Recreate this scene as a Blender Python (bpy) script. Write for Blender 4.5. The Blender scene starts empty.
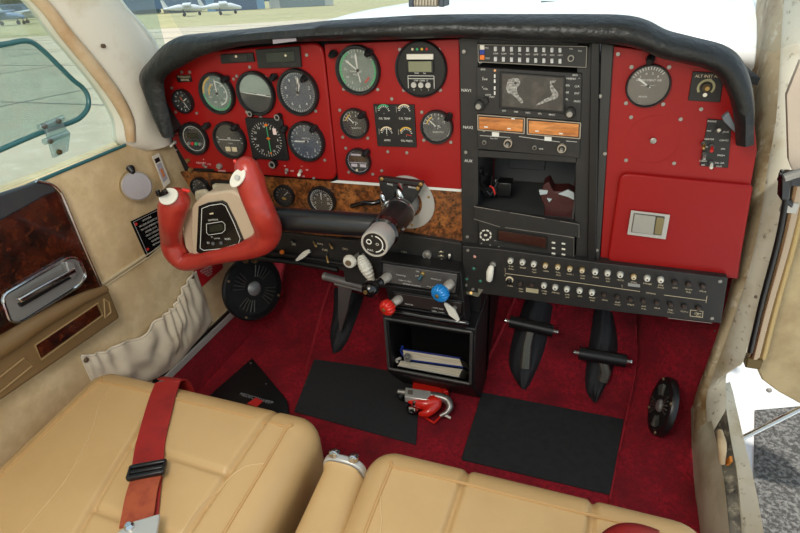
import bpy, bmesh, math, random
from mathutils import Vector, Matrix
random.seed(7)
SC = bpy.context.scene
COL = SC.collection
# ------------------------------------------------------------------ camera
# world: X to the right of the cockpit, Y forward, Z up; the instrument panel face is the plane Y = 0
def _rot(x, y, z):
    return Matrix.Rotation(z, 3, 'Z') @ Matrix.Rotation(x, 3, 'X') @ Matrix.Rotation(y, 3, 'Y')
M3 = _rot(.526, .355, -.059) @ Matrix(((1,0,0),(0,0,-1),(0,1,0)))
F = 515.0
EYE = Vector((0, -.86, 0))
camd = bpy.data.cameras.new('camera'); cam = bpy.data.objects.new('camera', camd); COL.objects.link(cam)
camd.sensor_width = 36; camd.lens = F/800*36; camd.clip_start = .02; camd.clip_end = 6000
cm = Matrix((M3[0], -M3[1], -M3[2])).transposed().to_4x4(); cm.translation = EYE
cam.matrix_world = cm
SC.camera = cam
# ------------------------------------------------------------------ world, lights, exposure
W = bpy.data.worlds.new('sky'); SC.world = W; W.use_nodes = True
nt = W.node_tree; nt.nodes.clear()
wo = nt.nodes.new('ShaderNodeOutputWorld'); bg = nt.nodes.new('ShaderNodeBackground')
tc = nt.nodes.new('ShaderNodeTexCoord'); sx = nt.nodes.new('ShaderNodeSeparateXYZ'); cr = nt.nodes.new('ShaderNodeValToRGB')
nt.links.new(tc.outputs['Generated'], sx.inputs[0]); nt.links.new(sx.outputs['Z'], cr.inputs[0])
nt.links.new(cr.outputs[0], bg.inputs[0]); nt.links.new(bg.outputs[0], wo.inputs[0])
cr.color_ramp.elements[0].position = 0.0; cr.color_ramp.elements[0].color = (.72,.80,.80,1)
cr.color_ramp.elements[1].position = .5; cr.color_ramp.elements[1].color = (.62,.78,.92,1)
bg.inputs[1].default_value = 1.2
def lamp(name, kind, loc, target, energy, color=(1,1,1), **kw):
    d = bpy.data.lights.new(name, kind); d.energy = energy; d.color = color
    for k, v in kw.items(): setattr(d, k, v)
    o = bpy.data.objects.new(name, d); COL.objects.link(o); o.location = loc
    o.rotation_euler = (Vector(target)-Vector(loc)).to_track_quat('-Z','Y').to_euler()
    return o
lamp('sun', 'SUN', (-.5,-2.5,12), (0,0,0), 3.6, (1,.96,.9), angle=.03)
lamp('camera_flash', 'AREA', (-.22,-.93,.16), (-.26,.0,-.5), 4.9, (1,.95,.87), shape='DISK', size=.30)
lamp('overhead_fill', 'AREA', (-.35,-.75,.31), (-.35,-.3,-.8), 1.6, (1,.95,.88), shape='RECTANGLE', size=.5, size_y=.3)  # soft overhead fill added to brighten the cabin, no fixture there
SC.view_settings.view_transform = 'Standard'; SC.view_settings.look = 'None'
SC.view_settings.gamma = 1; SC.view_settings.use_curve_mapping = False
SC.view_settings.exposure = -0.12
# ------------------------------------------------------------------ placing helpers
def ray(px, py): return M3.transposed() @ Vector((px-400, py-266.5, F))
def on(px, py, ax, v):
    d = ray(px, py); t = (v-EYE[ax])/d[ax]; return EYE + d*t
def onp(px, py, P0, N):
    d = ray(px, py); t = (Vector(P0)-EYE).dot(Vector(N))/d.dot(Vector(N)); return EYE + d*t
def D(px, py, Y=0.): return on(px, py, 1, Y)
def U(px, py, Y=0.): p = D(px, py, Y); return (p.x, p.z)
def pxm(r, P): return r*(M3 @ (Vector(P)-EYE)).z/F
# ------------------------------------------------------------------ materials
def lin(c): return tuple((v/255/12.92 if v/255 <= .04045 else ((v/255+.055)/1.055)**2.4) for v in c)+(1,)
MATS = {}
def mat(name, rgb, rough=.5, metal=0, coat=0, bump=None, var=None, sheen=0, emit=0, spec=.5, stretch=None):
    if name in MATS: return MATS[name]
    m = bpy.data.materials.new(name); m.use_nodes = True; t = m.node_tree
    b = t.nodes['Principled BSDF']; b.inputs['Base Color'].default_value = lin(rgb)
    b.inputs['Roughness'].default_value = rough; b.inputs['Metallic'].default_value = metal
    b.inputs['Coat Weight'].default_value = coat; b.inputs['Sheen Weight'].default_value = sheen
    b.inputs['Specular IOR Level'].default_value = spec
    if sheen: b.inputs['Sheen Tint'].default_value = lin(rgb)
    if emit: b.inputs['Emission Color'].default_value = lin(rgb); b.inputs['Emission Strength'].default_value = emit
    g = t.nodes.new('ShaderNodeNewGeometry'); src = g.outputs['Position']
    if stretch:
        mp = t.nodes.new('ShaderNodeMapping'); mp.inputs['Scale'].default_value = stretch
        t.links.new(src, mp.inputs[0]); src = mp.outputs[0]
    if var:
        for i, (sc, lo, hi, rgb2) in enumerate(var):
            n = t.nodes.new('ShaderNodeTexNoise'); n.inputs['Scale'].default_value = sc; n.inputs['Detail'].default_value = 5
            n.inputs['Roughness'].default_value = .6
            t.links.new(src, n.inputs['Vector'])
            r = t.nodes.new('ShaderNodeMapRange'); r.inputs[1].default_value = lo; r.inputs[2].default_value = hi
            t.links.new(n.outputs[0], r.inputs[0])
            x = t.nodes.new('ShaderNodeMix'); x.data_type = 'RGBA'
            t.links.new(r.outputs[0], x.inputs[0])
            if i == 0: x.inputs[6].default_value = lin(rgb)
            else: t.links.new(prev, x.inputs[6])
            x.inputs[7].default_value = lin(rgb2); prev = x.outputs[2]
        t.links.new(prev, b.inputs['Base Color'])
    if bump:
        n = t.nodes.new('ShaderNodeTexNoise'); n.inputs['Scale'].default_value = bump[0]; n.inputs['Detail'].default_value = 4
        t.links.new(src, n.inputs['Vector'])
        bp = t.nodes.new('ShaderNodeBump'); bp.inputs['Strength'].default_value = bump[1]; bp.inputs['Distance'].default_value = bump[2] if len(bump) > 2 else .002
        t.links.new(n.outputs[0], bp.inputs['Height']); t.links.new(bp.outputs[0], b.inputs['Normal'])
    MATS[name] = m; return m
def glassy(name, tint, haze, gloss=.06, hazecol=(235,240,240)):
    m = bpy.data.materials.new(name); m.use_nodes = True; t = m.node_tree; t.nodes.remove(t.nodes['Principled BSDF'])
    out = t.nodes['Material Output']
    tr = t.nodes.new('ShaderNodeBsdfTransparent'); tr.inputs[0].default_value = lin(tint)
    gl = t.nodes.new('ShaderNodeBsdfGlossy'); gl.inputs['Roughness'].default_value = .08
    df = t.nodes.new('ShaderNodeBsdfTranslucent'); df.inputs[0].default_value = lin(hazecol)
    d2 = t.nodes.new('ShaderNodeBsdfDiffuse'); d2.inputs[0].default_value = lin(hazecol)
    m0 = t.nodes.new('ShaderNodeMixShader'); m0.inputs[0].default_value = .5
    m1 = t.nodes.new('ShaderNodeMixShader'); m1.inputs[0].default_value = gloss
    m2 = t.nodes.new('ShaderNodeMixShader'); m2.inputs[0].default_value = haze
    t.links.new(df.outputs[0], m0.inputs[1]); t.links.new(d2.outputs[0], m0.inputs[2])
    t.links.new(tr.outputs[0], m1.inputs[1]); t.links.new(gl.outputs[0], m1.inputs[2])
    t.links.new(m1.outputs[0], m2.inputs[1]); t.links.new(m0.outputs[0], m2.inputs[2]); t.links.new(m2.outputs[0], out.inputs[0])
    MATS[name] = m; return m
red_p   = mat('red_panel_paint', (152,19,17), .42, spec=.35, coat=.05, bump=(900,.05,.0005), var=[(9,.4,.75,(146,16,20))])
black_p = mat('black_crinkle_paint', (34,33,32), .5, bump=(1500,.25,.0006), var=[(30,.5,.8,(44,42,40))])
black_s = mat('black_satin', (20,20,21), .35)
black_g = mat('black_gloss', (14,14,16), .16, coat=.4)
black_m = mat('black_matt', (13,13,13), .8)
bezel_m = mat('bezel_black', (24,25,27), .4, bump=(1200,.1,.0004))
grey_d  = mat('dark_grey_metal', (62,62,62), .45, .3)
face_bk = mat('dial_black', (26,25,24), .5)
face_dg = mat('dial_dark_grey', (58,56,50), .5)
face_bl = mat('dial_slate_blue', (52,66,84), .5, var=[(60,.4,.7,(66,80,96))])
face_gr = mat('dial_silver_green', (120,136,128), .5, var=[(50,.4,.7,(96,108,100))])
face_br = mat('dial_brown_grey', (92,82,72), .5)
white_m = mat('white_marking', (225,225,218), .6)
cream_m = mat('cream_marking', (222,205,170), .6)
yellow_m= mat('yellow_marking', (222,178,60), .6)
green_m = mat('green_marking', (60,170,110), .6)
redm    = mat('red_marking', (200,40,35), .6)
orange_m= mat('orange_marking', (235,120,30), .5)
blue_mk = mat('blue_marking', (40,60,150), .6)
lcd_m   = mat('lcd_olive', (126,128,100), .25, coat=.5)
lcd_d   = mat('lcd_dark', (44,46,36), .25, coat=.5)
amber_m = mat('amber_display', (178,100,30), .25, coat=.6, var=[(40,.35,.7,(226,150,78)),(90,.5,.8,(110,64,30))], stretch=(.4,1,1.6))
maroon_d= mat('maroon_display', (52,22,20), .2, coat=.6)
screen_m= mat('map_screen', (50,46,44), .2, coat=.7, var=[(60,.45,.7,(76,70,66))])
coast_m = mat('map_coastline', (180,178,172), .4, var=[(300,.4,.6,(90,86,84))])
silver  = mat('brushed_silver', (196,195,190), .36, .45, bump=(700,.1,.0004))
alu     = mat('aluminium_plate', (190,188,182), .5, .45)
chrome  = mat('chrome', (205,207,208), .14, 1)
steel   = mat('dull_steel', (158,155,148), .42, .5)
brass   = mat('brass', (176,146,90), .4, .8)
white_k = mat('white_plastic', (226,222,208), .4, coat=.2)
ivory_k = mat('ivory_plastic', (214,206,180), .45, var=[(120,.4,.7,(190,180,150))])
blue_k  = mat('blue_plastic', (20,130,205), .28, coat=.4)
red_k   = mat('red_plastic', (214,38,26), .3, coat=.4)
burl = mat('burl_wood_panel', (150,88,42), .35, coat=.3, var=[(95,.38,.6,(80,44,20)),(30,.5,.7,(176,110,54)),(170,.52,.66,(40,22,10))], stretch=(1,1,1))
burl_d = mat('burl_wood_dark', (66,26,12), .22, coat=.4, var=[(30,.4,.60,(22,11,8)),(75,.55,.75,(96,44,20))], stretch=(1,1,1))
vinyl = mat('stained_cream_vinyl', (226,202,160), .5, bump=(260,.25,.001), var=[(7,.42,.72,(182,152,108)),(30,.45,.7,(206,180,136))])
cloth_w = mat('cream_pocket_cloth', (214,200,176), .75, bump=(700,.2,.0006), var=[(18,.5,.8,(190,170,140))])
pillar_m = mat('aged_white_fabric', (226,220,204), .75, bump=(700,.3,.0008), var=[(10,.5,.75,(200,184,154))])
stain_m = mat('tan_stained_edge', (206,182,148), .8, bump=(600,.3,.0008), var=[(22,.4,.7,(186,150,108))])
tan_pl = mat('tan_armrest_plastic', (116,92,60), .45, bump=(400,.15,.0006), var=[(12,.45,.75,(112,86,52))])
leather = mat('tan_leather', (196,162,112), .42, bump=(420,.22,.0007), var=[(6,.45,.8,(186,152,102))], coat=.05)
piping_m = mat('leather_piping', (190,150,98), .45)
red_lea = mat('red_leather', (172,52,42), .34, bump=(260,.15,.0006), coat=.25, var=[(30,.5,.75,(146,38,34))])
red_strap = mat('red_webbing', (150,26,22), .6, bump=(900,.4,.0006), var=[(30,.45,.7,(128,20,18))])
rust_strap = mat('rust_webbing', (160,74,40), .65, bump=(900,.4,.0006), var=[(60,.45,.7,(136,52,30))])
carpet = mat('red_carpet', (176,12,38), .95, bump=(330,1.0,.006), sheen=.5, var=[(14,.36,.68,(92,3,16)),(110,.4,.62,(120,6,24))])
seam_m = mat('carpet_seam', (158,22,38), .8, bump=(500,.5,.002))
mat_rub = mat('charcoal_mat', (42,42,44), .9, bump=(500,.8,.002), var=[(250,.45,.6,(30,30,32))], stretch=(3,.4,1))
mat_rub2 = mat('charcoal_carpet_mat', (34,35,36), .9, bump=(600,.8,.002), var=[(60,.4,.7,(24,24,26))])
boot_m = mat('black_boot_cloth', (30,31,35), .7, bump=(60,.5,.004))
pad_m = mat('black_padded_vinyl', (25,28,29), .40, bump=(60,.6,.006), var=[(14,.45,.7,(33,37,38))])
jamb_m = mat('aged_white_paint', (206,198,178), .5, bump=(60,.2,.002), var=[(12,.5,.72,(180,164,132)),(70,.6,.72,(120,100,80))])
weather_m = mat('stained_weatherstrip', (178,158,124), .6, bump=(120,.3,.002), var=[(16,.45,.65,(136,104,64)),(50,.55,.7,(206,194,168))])
dirty_m = mat('dirty_sill_metal', (120,112,98), .6, .2, bump=(120,.5,.002), var=[(28,.45,.65,(64,58,52)),(60,.55,.7,(176,164,140))])
door_m = mat('door_tan_skin', (178,158,118), .6, var=[(12,.45,.7,(150,128,90))])
wing_m = mat('white_aircraft_paint', (232,232,228), .3, coat=.4)
walk_m = mat('wing_walk_grit', (84,82,78), .95, bump=(160,1.0,.01), var=[(120,.45,.6,(140,138,132))])
conc = mat('apron_concrete', (200,186,160), .9, var=[(.35,.4,.7,(184,172,150)),(3,.5,.7,(208,196,174))])
joint_m = mat('concrete_joint', (136,134,128), .9)
grass_m = mat('dry_grass', (168,160,112), 1, var=[(.08,.4,.65,(146,146,96)),(.8,.4,.7,(184,176,136))])
tree_m = mat('tree_green', (74,92,74), 1, var=[(.3,.4,.7,(54,72,56))])
teal_m = mat('teal_acrylic_edge', (54,104,108), .2, coat=.4)
glass_w = glassy('windshield_acrylic', (246,250,250), .10)
glass_s = glassy('side_window_acrylic', (232,240,238), .05)
glass_c = glassy('clear_acrylic', (215,235,235), .16, .2)
glass_d = glassy('dial_glass', (252,252,252), .035, .05)
# ------------------------------------------------------------------ mesh builder
def catmull(P, n):
    P = [Vector(p) for p in P]
    if len(P) < 3: return P
    Q = [P[0]*2-P[1]] + P + [P[-1]*2-P[-2]]; out = []
    for i in range(1, len(Q)-2):
        for k in range(n):
            t = k/n; a, b, c, d = Q[i-1:i+3]
            out.append(.5*((2*b)+(c-a)*t+(2*a-5*b+4*c-d)*t*t+(3*b-a-3*c+d)*t**3))
    out.append(P[-1]); return out
def roundpoly(pts, r, n=5):
    out = []; N = len(pts); pts = [Vector(p) for p in pts]
    for i in range(N):
        a, b, c = pts[i-1], pts[i], pts[(i+1) % N]
        rr = r[i] if isinstance(r, (list, tuple)) else r
        e1 = (a-b); e2 = (c-b); l = min(rr, e1.length*.48, e2.length*.48)
        if l < 1e-6: out.append(b); continue
        p, q = b+e1.normalized()*l, b+e2.normalized()*l
        for k in range(n+1):
            t = k/n; out.append(p*(1-t)**2 + b*2*t*(1-t) + q*t*t)
    return out
_tc = {}
def glyphs(s):
    if s in _tc: return _tc[s]
    cu = bpy.data.curves.new('t', 'FONT'); cu.body = s; cu.size = 1; cu.align_x = 'CENTER'; cu.align_y = 'CENTER'; cu.resolution_u = 2
    cu.fill_mode = 'FRONT'
    o = bpy.data.objects.new('t', cu); COL.objects.link(o)
    dg = bpy.context.evaluated_depsgraph_get(); me = bpy.data.meshes.new_from_object(o.evaluated_get(dg))
    vs = [v.co.copy() for v in me.vertices]; fs = [tuple(p.vertices) for p in me.polygons]
    bpy.data.objects.remove(o); bpy.data.curves.remove(cu); bpy.data.meshes.remove(me)
    _tc[s] = (vs, fs); return _tc[s]
class MB:
    def __init__(s): s.b = bmesh.new()
    def poly(s, pts):
        try: return s.b.faces.new([s.b.verts.new(p) for p in pts])
        except ValueError: return None
    def prism(s, pts, vec):
        vec = Vector(vec); A = [s.b.verts.new(p) for p in pts]; B = [s.b.verts.new(Vector(p)+vec) for p in pts]; n = len(A)
        s.b.faces.new(A); s.b.faces.new(B[::-1])
        for i in range(n): s.b.faces.new((A[i-1], B[i-1], B[i], A[i]))
        return s
    def plate(s, pts2, y0, y1):      # (x,z) outline lying on the panel, from depth y0 to y1
        return s.prism([(p[0], y0, p[1]) for p in pts2], (0, y1-y0, 0))
    def box(s, lo, hi):
        x0, y0, z0 = lo; x1, y1, z1 = hi
        return s.prism([(x0,y0,z0),(x1,y0,z0),(x1,y0,z1),(x0,y0,z1)], (0,y1-y0,0))
    def obox(s, c, ax, ay, az):      # centre and three half vectors
        c, ax, ay, az = map(Vector, (c, ax, ay, az))
        return s.prism([c-ax-ay-az, c+ax-ay-az, c+ax+ay-az, c-ax+ay-az], az*2)
    def tube(s, P, r, n=14, sub=1, cap='flat', flat=None):
        if sub > 1:
            R = r if isinstance(r, (list, tuple)) else [r]*len(P)
            Q = catmull([Vector((*p,)) for p in P], sub)
            rr = catmull([Vector((x, 0, 0)) for x in R], sub); R = [v.x for v in rr]; P = Q
        else:
            P = [Vector(p) for p in P]; R = list(r) if isinstance(r, (list, tuple)) else [r]*len(P)
        if cap == 'dome':
            def ext(p, d, rad): return [(p+d*rad*math.sin(a), rad*math.cos(a)) for a in (.5, .95, 1.3, 1.5)]
            e0 = ext(P[0], (P[0]-P[1]).normalized(), R[0]); e1 = ext(P[-1], (P[-1]-P[-2]).normalized(), R[-1])
            P = [x[0] for x in e0[::-1]] + P + [x[0] for x in e1]; R = [x[1] for x in e0[::-1]] + R + [x[1] for x in e1]
        t = (P[1]-P[0]).normalized(); u = t.orthogonal().normalized(); rings = []
        for i, p in enumerate(P):
            t = (P[min(i+1, len(P)-1)] - P[max(i-1, 0)]).normalized()
            u = (u - t*u.dot(t)).normalized(); v = t.cross(u)
            rings.append([s.b.verts.new(p + (u*math.cos(2*math.pi*k/n) + v*math.sin(2*math.pi*k/n))*R[i]) for k in range(n)])
        for a, b in zip(rings, rings[1:]):
            for k in range(n): s.b.faces.new((a[k-1], a[k], b[k], b[k-1]))
        s.b.faces.new(rings[0]); s.b.faces.new(rings[-1][::-1]); return s
    def cyl(s, p0, p1, r0, r1=None, n=24): return s.tube([p0, p1], [r0, r0 if r1 is None else r1], n)
    def lathe(s, prof, o, axis, n=32, close=True):  # prof: (radius, height along axis)
        o = Vector(o); a = Vector(axis).normalized(); u = a.orthogonal().normalized(); v = a.cross(u); rings = []
        for r, h in prof:
            r = max(r, 1e-5)
            rings.append([s.b.verts.new(o + a*h + (u*math.cos(2*math.pi*k/n) + v*math.sin(2*math.pi*k/n))*r) for k in range(n)])
        pr = list(zip(rings, rings[1:]))
        if close: pr.append((rings[-1], rings[0]))
        for p, q in pr:
            for k in range(n): s.b.faces.new((p[k-1], p[k], q[k], q[k-1]))
        if not close: s.b.faces.new(rings[0]); s.b.faces.new(rings[-1][::-1])
        return s
    def ring(s, o, axis, ri, ro, h, n=32): return s.lathe([(ri,0),(ri,h),(ro,h),(ro,0)], o, axis, n)
    def grid(s, f, nu, nv):
        g = [[s.b.verts.new(f(i/nu, j/nv)) for j in range(nv+1)] for i in range(nu+1)]
        for i in range(nu):
            for j in range(nv): s.b.faces.new((g[i][j], g[i+1][j], g[i+1][j+1], g[i][j+1]))
        return s
    def text(s, st, o, h, x=(1,0,0), y=(0,0,1), rot=0, squeeze=1.):
        vs, fs = glyphs(st); x, y, o = Vector(x).normalized(), Vector(y).normalized(), Vector(o); c, q = math.cos(rot), math.sin(rot)
        V = []
        for v in vs:
            a, b = v.x*h*1.35*squeeze, v.y*h*1.35
            V.append(s.b.verts.new(o + x*(a*c-b*q) + y*(a*q+b*c)))
        for f in fs:
            try: s.b.faces.new([V[i] for i in f])
            except ValueError: pass
        return s
    def tick(s, c, r0, r1, a, w, y):   # radial tick on the panel plane, angle clockwise from 12 o'clock
        d = Vector((math.sin(a), 0, math.cos(a))); e = Vector((math.cos(a), 0, -math.sin(a)))*w/2; c = Vector(c)+Vector((0,y,0))
        s.poly([c+d*r0-e, c+d*r0+e, c+d*r1+e, c+d*r1-e]); return s
    def arc(s, c, r0, r1, a0, a1, y, n=20):
        c = Vector(c)+Vector((0,y,0)); A = []; B = []
        for k in range(n+1):
            a = a0+(a1-a0)*k/n; d = Vector((math.sin(a), 0, math.cos(a)))
            A.append(s.b.verts.new(c+d*r0)); B.append(s.b.verts.new(c+d*r1))
        for k in range(n): s.b.faces.new((A[k], A[k+1], B[k+1], B[k]))
        return s
    def build(s, name, m, parent=None, bevel=0, seg=2, sharp=38, solid=0, kind=None):
        bmesh.ops.recalc_face_normals(s.b, faces=s.b.faces)
        if parent is not None: off = root_loc(parent)
        else:
            xs = [v.co for v in s.b.verts]
            off = Vector(((min(v.x for v in xs)+max(v.x for v in xs))/2, (min(v.y for v in xs)+max(v.y for v in xs))/2, min(v.z for v in xs)))
        for v in s.b.verts: v.co -= off
        me = bpy.data.meshes.new(name); s.b.to_mesh(me); s.b.free()
        for p in me.polygons: p.use_smooth = True
        me.set_sharp_from_angle(angle=math.radians(sharp)); me.materials.append(m)
        o = bpy.data.objects.new(name, me); COL.objects.link(o)
        if parent is not None: o.parent = parent
        else: o.location = off
        if bevel:
            b = o.modifiers.new('bevel', 'BEVEL'); b.width = bevel; b.segments = seg; b.limit_method = 'ANGLE'; b.angle_limit = math.radians(40)
        if solid:
            q = o.modifiers.new('solid', 'SOLIDIFY'); q.thickness = solid; q.offset = 0
        if kind: o['kind'] = kind
        return o
def root_loc(o):
    v = Vector((0,0,0))
    while o is not None: v += o.location; o = o.parent
    return v
def tag(o, label, cat, group=None, kind=None):
    if label: o['label'] = label; o['category'] = cat
    if group: o['group'] = group
    if kind: o['kind'] = kind
    return o
def thing(name, loc, label, cat, group=None):
    o = bpy.data.objects.new(name, None); COL.objects.link(o); o.location = loc; o.empty_display_size = .02
    return tag(o, label, cat, group)
def dup(o, loc, label=None):
    r = o.copy(); COL.objects.link(r); r.location = loc
    if label: r['label'] = label
    for c in o.children:
        k = c.copy(); COL.objects.link(k); k.parent = r
    return r
_screw = [None]
def screw(px, py, parent, Y=0, r=.0028, m=None):
    p = D(px, py, Y)
    if _screw[0] is None:
        b = MB(); b.lathe([(0,-.0012),(.0028,-.001),(.0028,.001),(0,.001)], (0,0,0), (0,1,0), 14, close=False)
        me = b.build('screw', steel).data; _screw[0] = me; o0 = [o for o in COL.objects if o.data == me][0]; bpy.data.objects.remove(o0)
        for v in me.vertices: pass
    o = bpy.data.objects.new('screw', _screw[0]); COL.objects.link(o); o.parent = parent
    o.location = p - root_loc(parent) + Vector((0,-.001,-.0028)); return o
def PU(l, Y=0.): return [U(x, y, Y) for x, y in l]
pi = math.pi; rad = math.radians

# ================================================================== OUTSIDE
TL = rad(2.5)
def G(x, y, z=0):   # a point of the airfield ground, which slopes away a little in the aircraft's frame
    return Vector((x, y*math.cos(TL)+z*math.sin(TL), -2.2 - y*math.sin(TL) + z*math.cos(TL)))
def struct(name, b, m, **k):
    o = b.build(name, m, **k); o['kind'] = 'structure'; return o
b = MB(); b.prism([G(-2600,-400), G(1800,-400), G(1800,3500), G(-2600,3500)], (0,0,-.3)); struct('ground_grass', b, grass_m)
b = MB(); b.prism([G(-60,-30,.03), G(60,-30,.03), G(60,90,.03), G(-10,84,.03), (G(-60,22,.03))], (0,0,-.1)); struct('ground_apron', b, conc)
b = MB()
for k in range(-9, 6):
    b.prism([G(-60,k*7.5+9,.045), G(60,k*7.5+9,.045), G(60,k*7.5+9.06,.045), G(-60,k*7.5+9.06,.045)], (0,0,-.01))
for k in range(-7, 8):
    b.prism([G(k*7.5+1,-30,.045), G(k*7.5+1.06,-30,.045), G(k*7.5+1.06,40,.045), G(k*7.5+1,40,.045)], (0,0,-.01))
struct('ground_joint_lines', b, joint_m)
def hangar(px, py, dist_y, w, d, h, rgb, label, door=None):
    n = Vector((0, math.sin(TL), math.cos(TL))); P = onp(px, py, G(0,0), n)
    t = thing('hangar', P, label, 'building')
    x = Vector((.82,.57,0)); y = Vector((-.57,.82,0))
    m = mat('hangar_'+str(rgb), rgb, .7)
    b = MB(); prof = [P - x*w/2, P + x*w/2, P + x*w/2 + Vector((0,0,h)), P + Vector((0,0,h*1.22)), P - x*w/2 + Vector((0,0,h))]
    b.prism(prof, y*d); b.build('wall', m, t)
    b = MB(); 
    for s in (-1, 1):
        b.prism([P + Vector((0,0,h*1.24)) - y*.4, P + x*s*(w/2+.4) + Vector((0,0,h*1.0)) - y*.4, P + x*s*(w/2+.4) + Vector((0,0,h*1.04)) - y*.4, P + Vector((0,0,h*1.28)) - y*.4], y*(d+.8))
    b.build('roof', mat('hangar_roof', (176,186,188), .6), t)
    if door:
        b = MB(); b.prism([P - x*w*.36 - y*.1, P + x*w*.36 - y*.1, P + x*w*.36 - y*.1 + Vector((0,0,h*.8)), P - x*w*.36 - y*.1 + Vector((0,0,h*.8))], y*.08)
        b.build('hangar_door', mat('hd'+str(door), door, .7), t)
for px, py, wpx, h, rgb, dr_, lb in ((144,14,30,9,(70,92,104),(48,66,76),'dark teal hangar just right of the white windshield pillar'),
        (183,12.5,36,10,(186,194,196),(110,130,146),'pale grey hangar between the dark teal hangar and blue hangar'),
        (237,10.5,56,12,(110,148,184),(66,92,124),'blue hangar with dark door over the left half of the dash hood'),
        (303,7,62,14,(176,182,184),(120,136,144),'grey hangar rightmost in the row beyond the grass')):
    P = onp(px, py, G(0,0), Vector((0, math.sin(TL), math.cos(TL)))); w = pxm(wpx, P)
    hangar(px, py, 0, w, w*.5, min(h, w*.4), rgb, lb, dr_)
def far_plane(px, py, label, rgb=(210,216,222)):
    n = Vector((0, math.sin(TL), math.cos(TL))); P = onp(px, py, G(0,0), n); s = 1.
    t = thing('parked_aircraft', P, label, 'aircraft', 'light aircraft parked across the apron')
    m = mat('ac'+str(rgb), rgb, .4); x = Vector((.8,.6,0)); y = Vector((-.6,.8,0)); z = Vector((0,0,1))
    MB().tube([P-x*3.6+z*1.5, P-x*1+z*1.6, P+x*2+z*1.4, P+x*3.6+z*1.1], [.15,.55,.6,.3], 10, cap='dome').build('fuselage', m, t)
    b = MB(); b.obox(P+z*2.1+x*.6, x*.75, y*5, z*.08); b.build('wing', m, t)
    b = MB(); b.prism([P-x*3.7+z*1.6, P-x*2.8+z*1.7, P-x*3.4+z*3.0, P-x*3.9+z*3.0], y*.1); b.build('tail_fin', m, t)
    for q in (x*2.6, -x*.2+y*1.1, -x*.2-y*1.1):
        b = MB(); b.cyl(P+q+z*.35, P+q+z*1.3, .07, n=8); b.cyl(P+q+z*.33-y*.12, P+q+z*.33+y*.12, .3, n=14); b.build('wheel_leg', mat('tyre', (40,42,48), .8), t)
far_plane(28,24,'white parked aircraft seen in the middle of the top left side window')
far_plane(2,26,'pale parked aircraft at the left border of the side window', (120,146,180))
far_plane(50,22,'blue-grey parked aircraft closest to the white pillar', (110,140,176))
far_plane(186,16.5,'silver parked aircraft in front of the pale grey hangar')
far_plane(222,15,'silver parked aircraft in front of the light blue hangar')
n_ = Vector((0, math.sin(TL), math.cos(TL)))
b = MB()
P = onp(18,21.5,G(0,0),n_); b.obox(P+Vector((0,0,1.5))+Vector((-14,14,0)), Vector((50,36,0)), Vector((-2,3,0)), (0,0,1.6))
bl = b.build('hangar', mat('low_blue_hangar', (84,110,140), .7)); tag(bl, 'long low blue hangar row under the trees outside side window', 'building')
random.seed(3)
b = MB()
for i in range(16):
    P = onp(-30+i*8, 20, G(0,0), n_) + Vector((-60+random.uniform(-8,8), 55+random.uniform(-5,5), 0)); P.z = G(P.x, P.y).z
    h = random.uniform(6.5,10); r = random.uniform(4.5,7)
    q = bmesh.ops.create_icosphere(b.b, subdivisions=3, radius=1)['verts']
    for v in q:
        d = 1+.16*math.sin(v.co.x*7+i)*math.cos(v.co.y*6+i*2)+.12*math.sin(v.co.z*9+i*3)
        v.co = P + Vector((v.co.x*r*d, v.co.y*r*d, h*.5+v.co.z*h*.5*d))
o = b.build('tree_line', tree_m); tag(o, 'hazy green line of trees on the horizon through the side window', 'trees', kind='stuff')

# own aircraft outside: cowling and wing
b = MB()
XC = -.26
def cowl(u, v):
    x = -.98 + 1.44*u; y = .40 + 1.5*v
    s = (x-XC)/.72
    if v < .12: y = .40 + 1.5*.12*(v/.12)**1.6 if v > 0 else .40
    drop = .11*max(0, 1-v/.12)**1.5
    return Vector((x, y - (.12*max(0,s)), -drop -.078 - .03*v - (.13*abs(s)**2.4 if s < 0 else .03*s**4)))  # right half raised flat so its white stands in for windshield glare
b.grid(cowl, 40, 50)
o = b.build('engine_cowling', wing_m, solid=.01); tag(o, 'glossy white engine cowling ahead of the windshield', 'cowling')
b = MB(); b.prism([(.40,-2.2,-1.02),(3.6,-2.2,-.78),(3.6,.5,-.78),(.40,.5,-1.02)], (0,0,-.08))
wing = thing('aircraft_wing', (.4,-.8,-1.1), 'white wing with gritty dark walkway outside the open right door', 'wing')
b.build('wing_skin', wing_m, wing, bevel=.01)
def wz(x): return -1.02 + (x-.40)*.075
wk = [on(x, y, 2, -.99) for x, y in ((757,405),(830,402),(900,470),(860,640),(762,640),(757,520))]
b = MB(); b.prism([(p.x, p.y, wz(p.x)+.001) for p in wk], (0,0,.004)); b.build('wing_walk', walk_m, wing)

# ================================================================== CABIN SHELL
XL = -.84; XR = .29
b = MB()   # floor with sloping toe board
b.prism([(XL-.08,-1.7,-.9),(XL-.08,.12,-.9),(XL-.08,.62,-.4),(XL-.08,.62,-.46),(XL-.08,.12,-.96),(XL-.08,-1.7,-.96)], (XR-XL+.14,0,0))
struct('floor', b, carpet)
TB0 = Vector((0,.12,-.9)); TBN = Vector((0,-1,1)).normalized()
def tb(px, py, lift=0): return onp(px, py, TB0 + TBN*lift, TBN)
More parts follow.
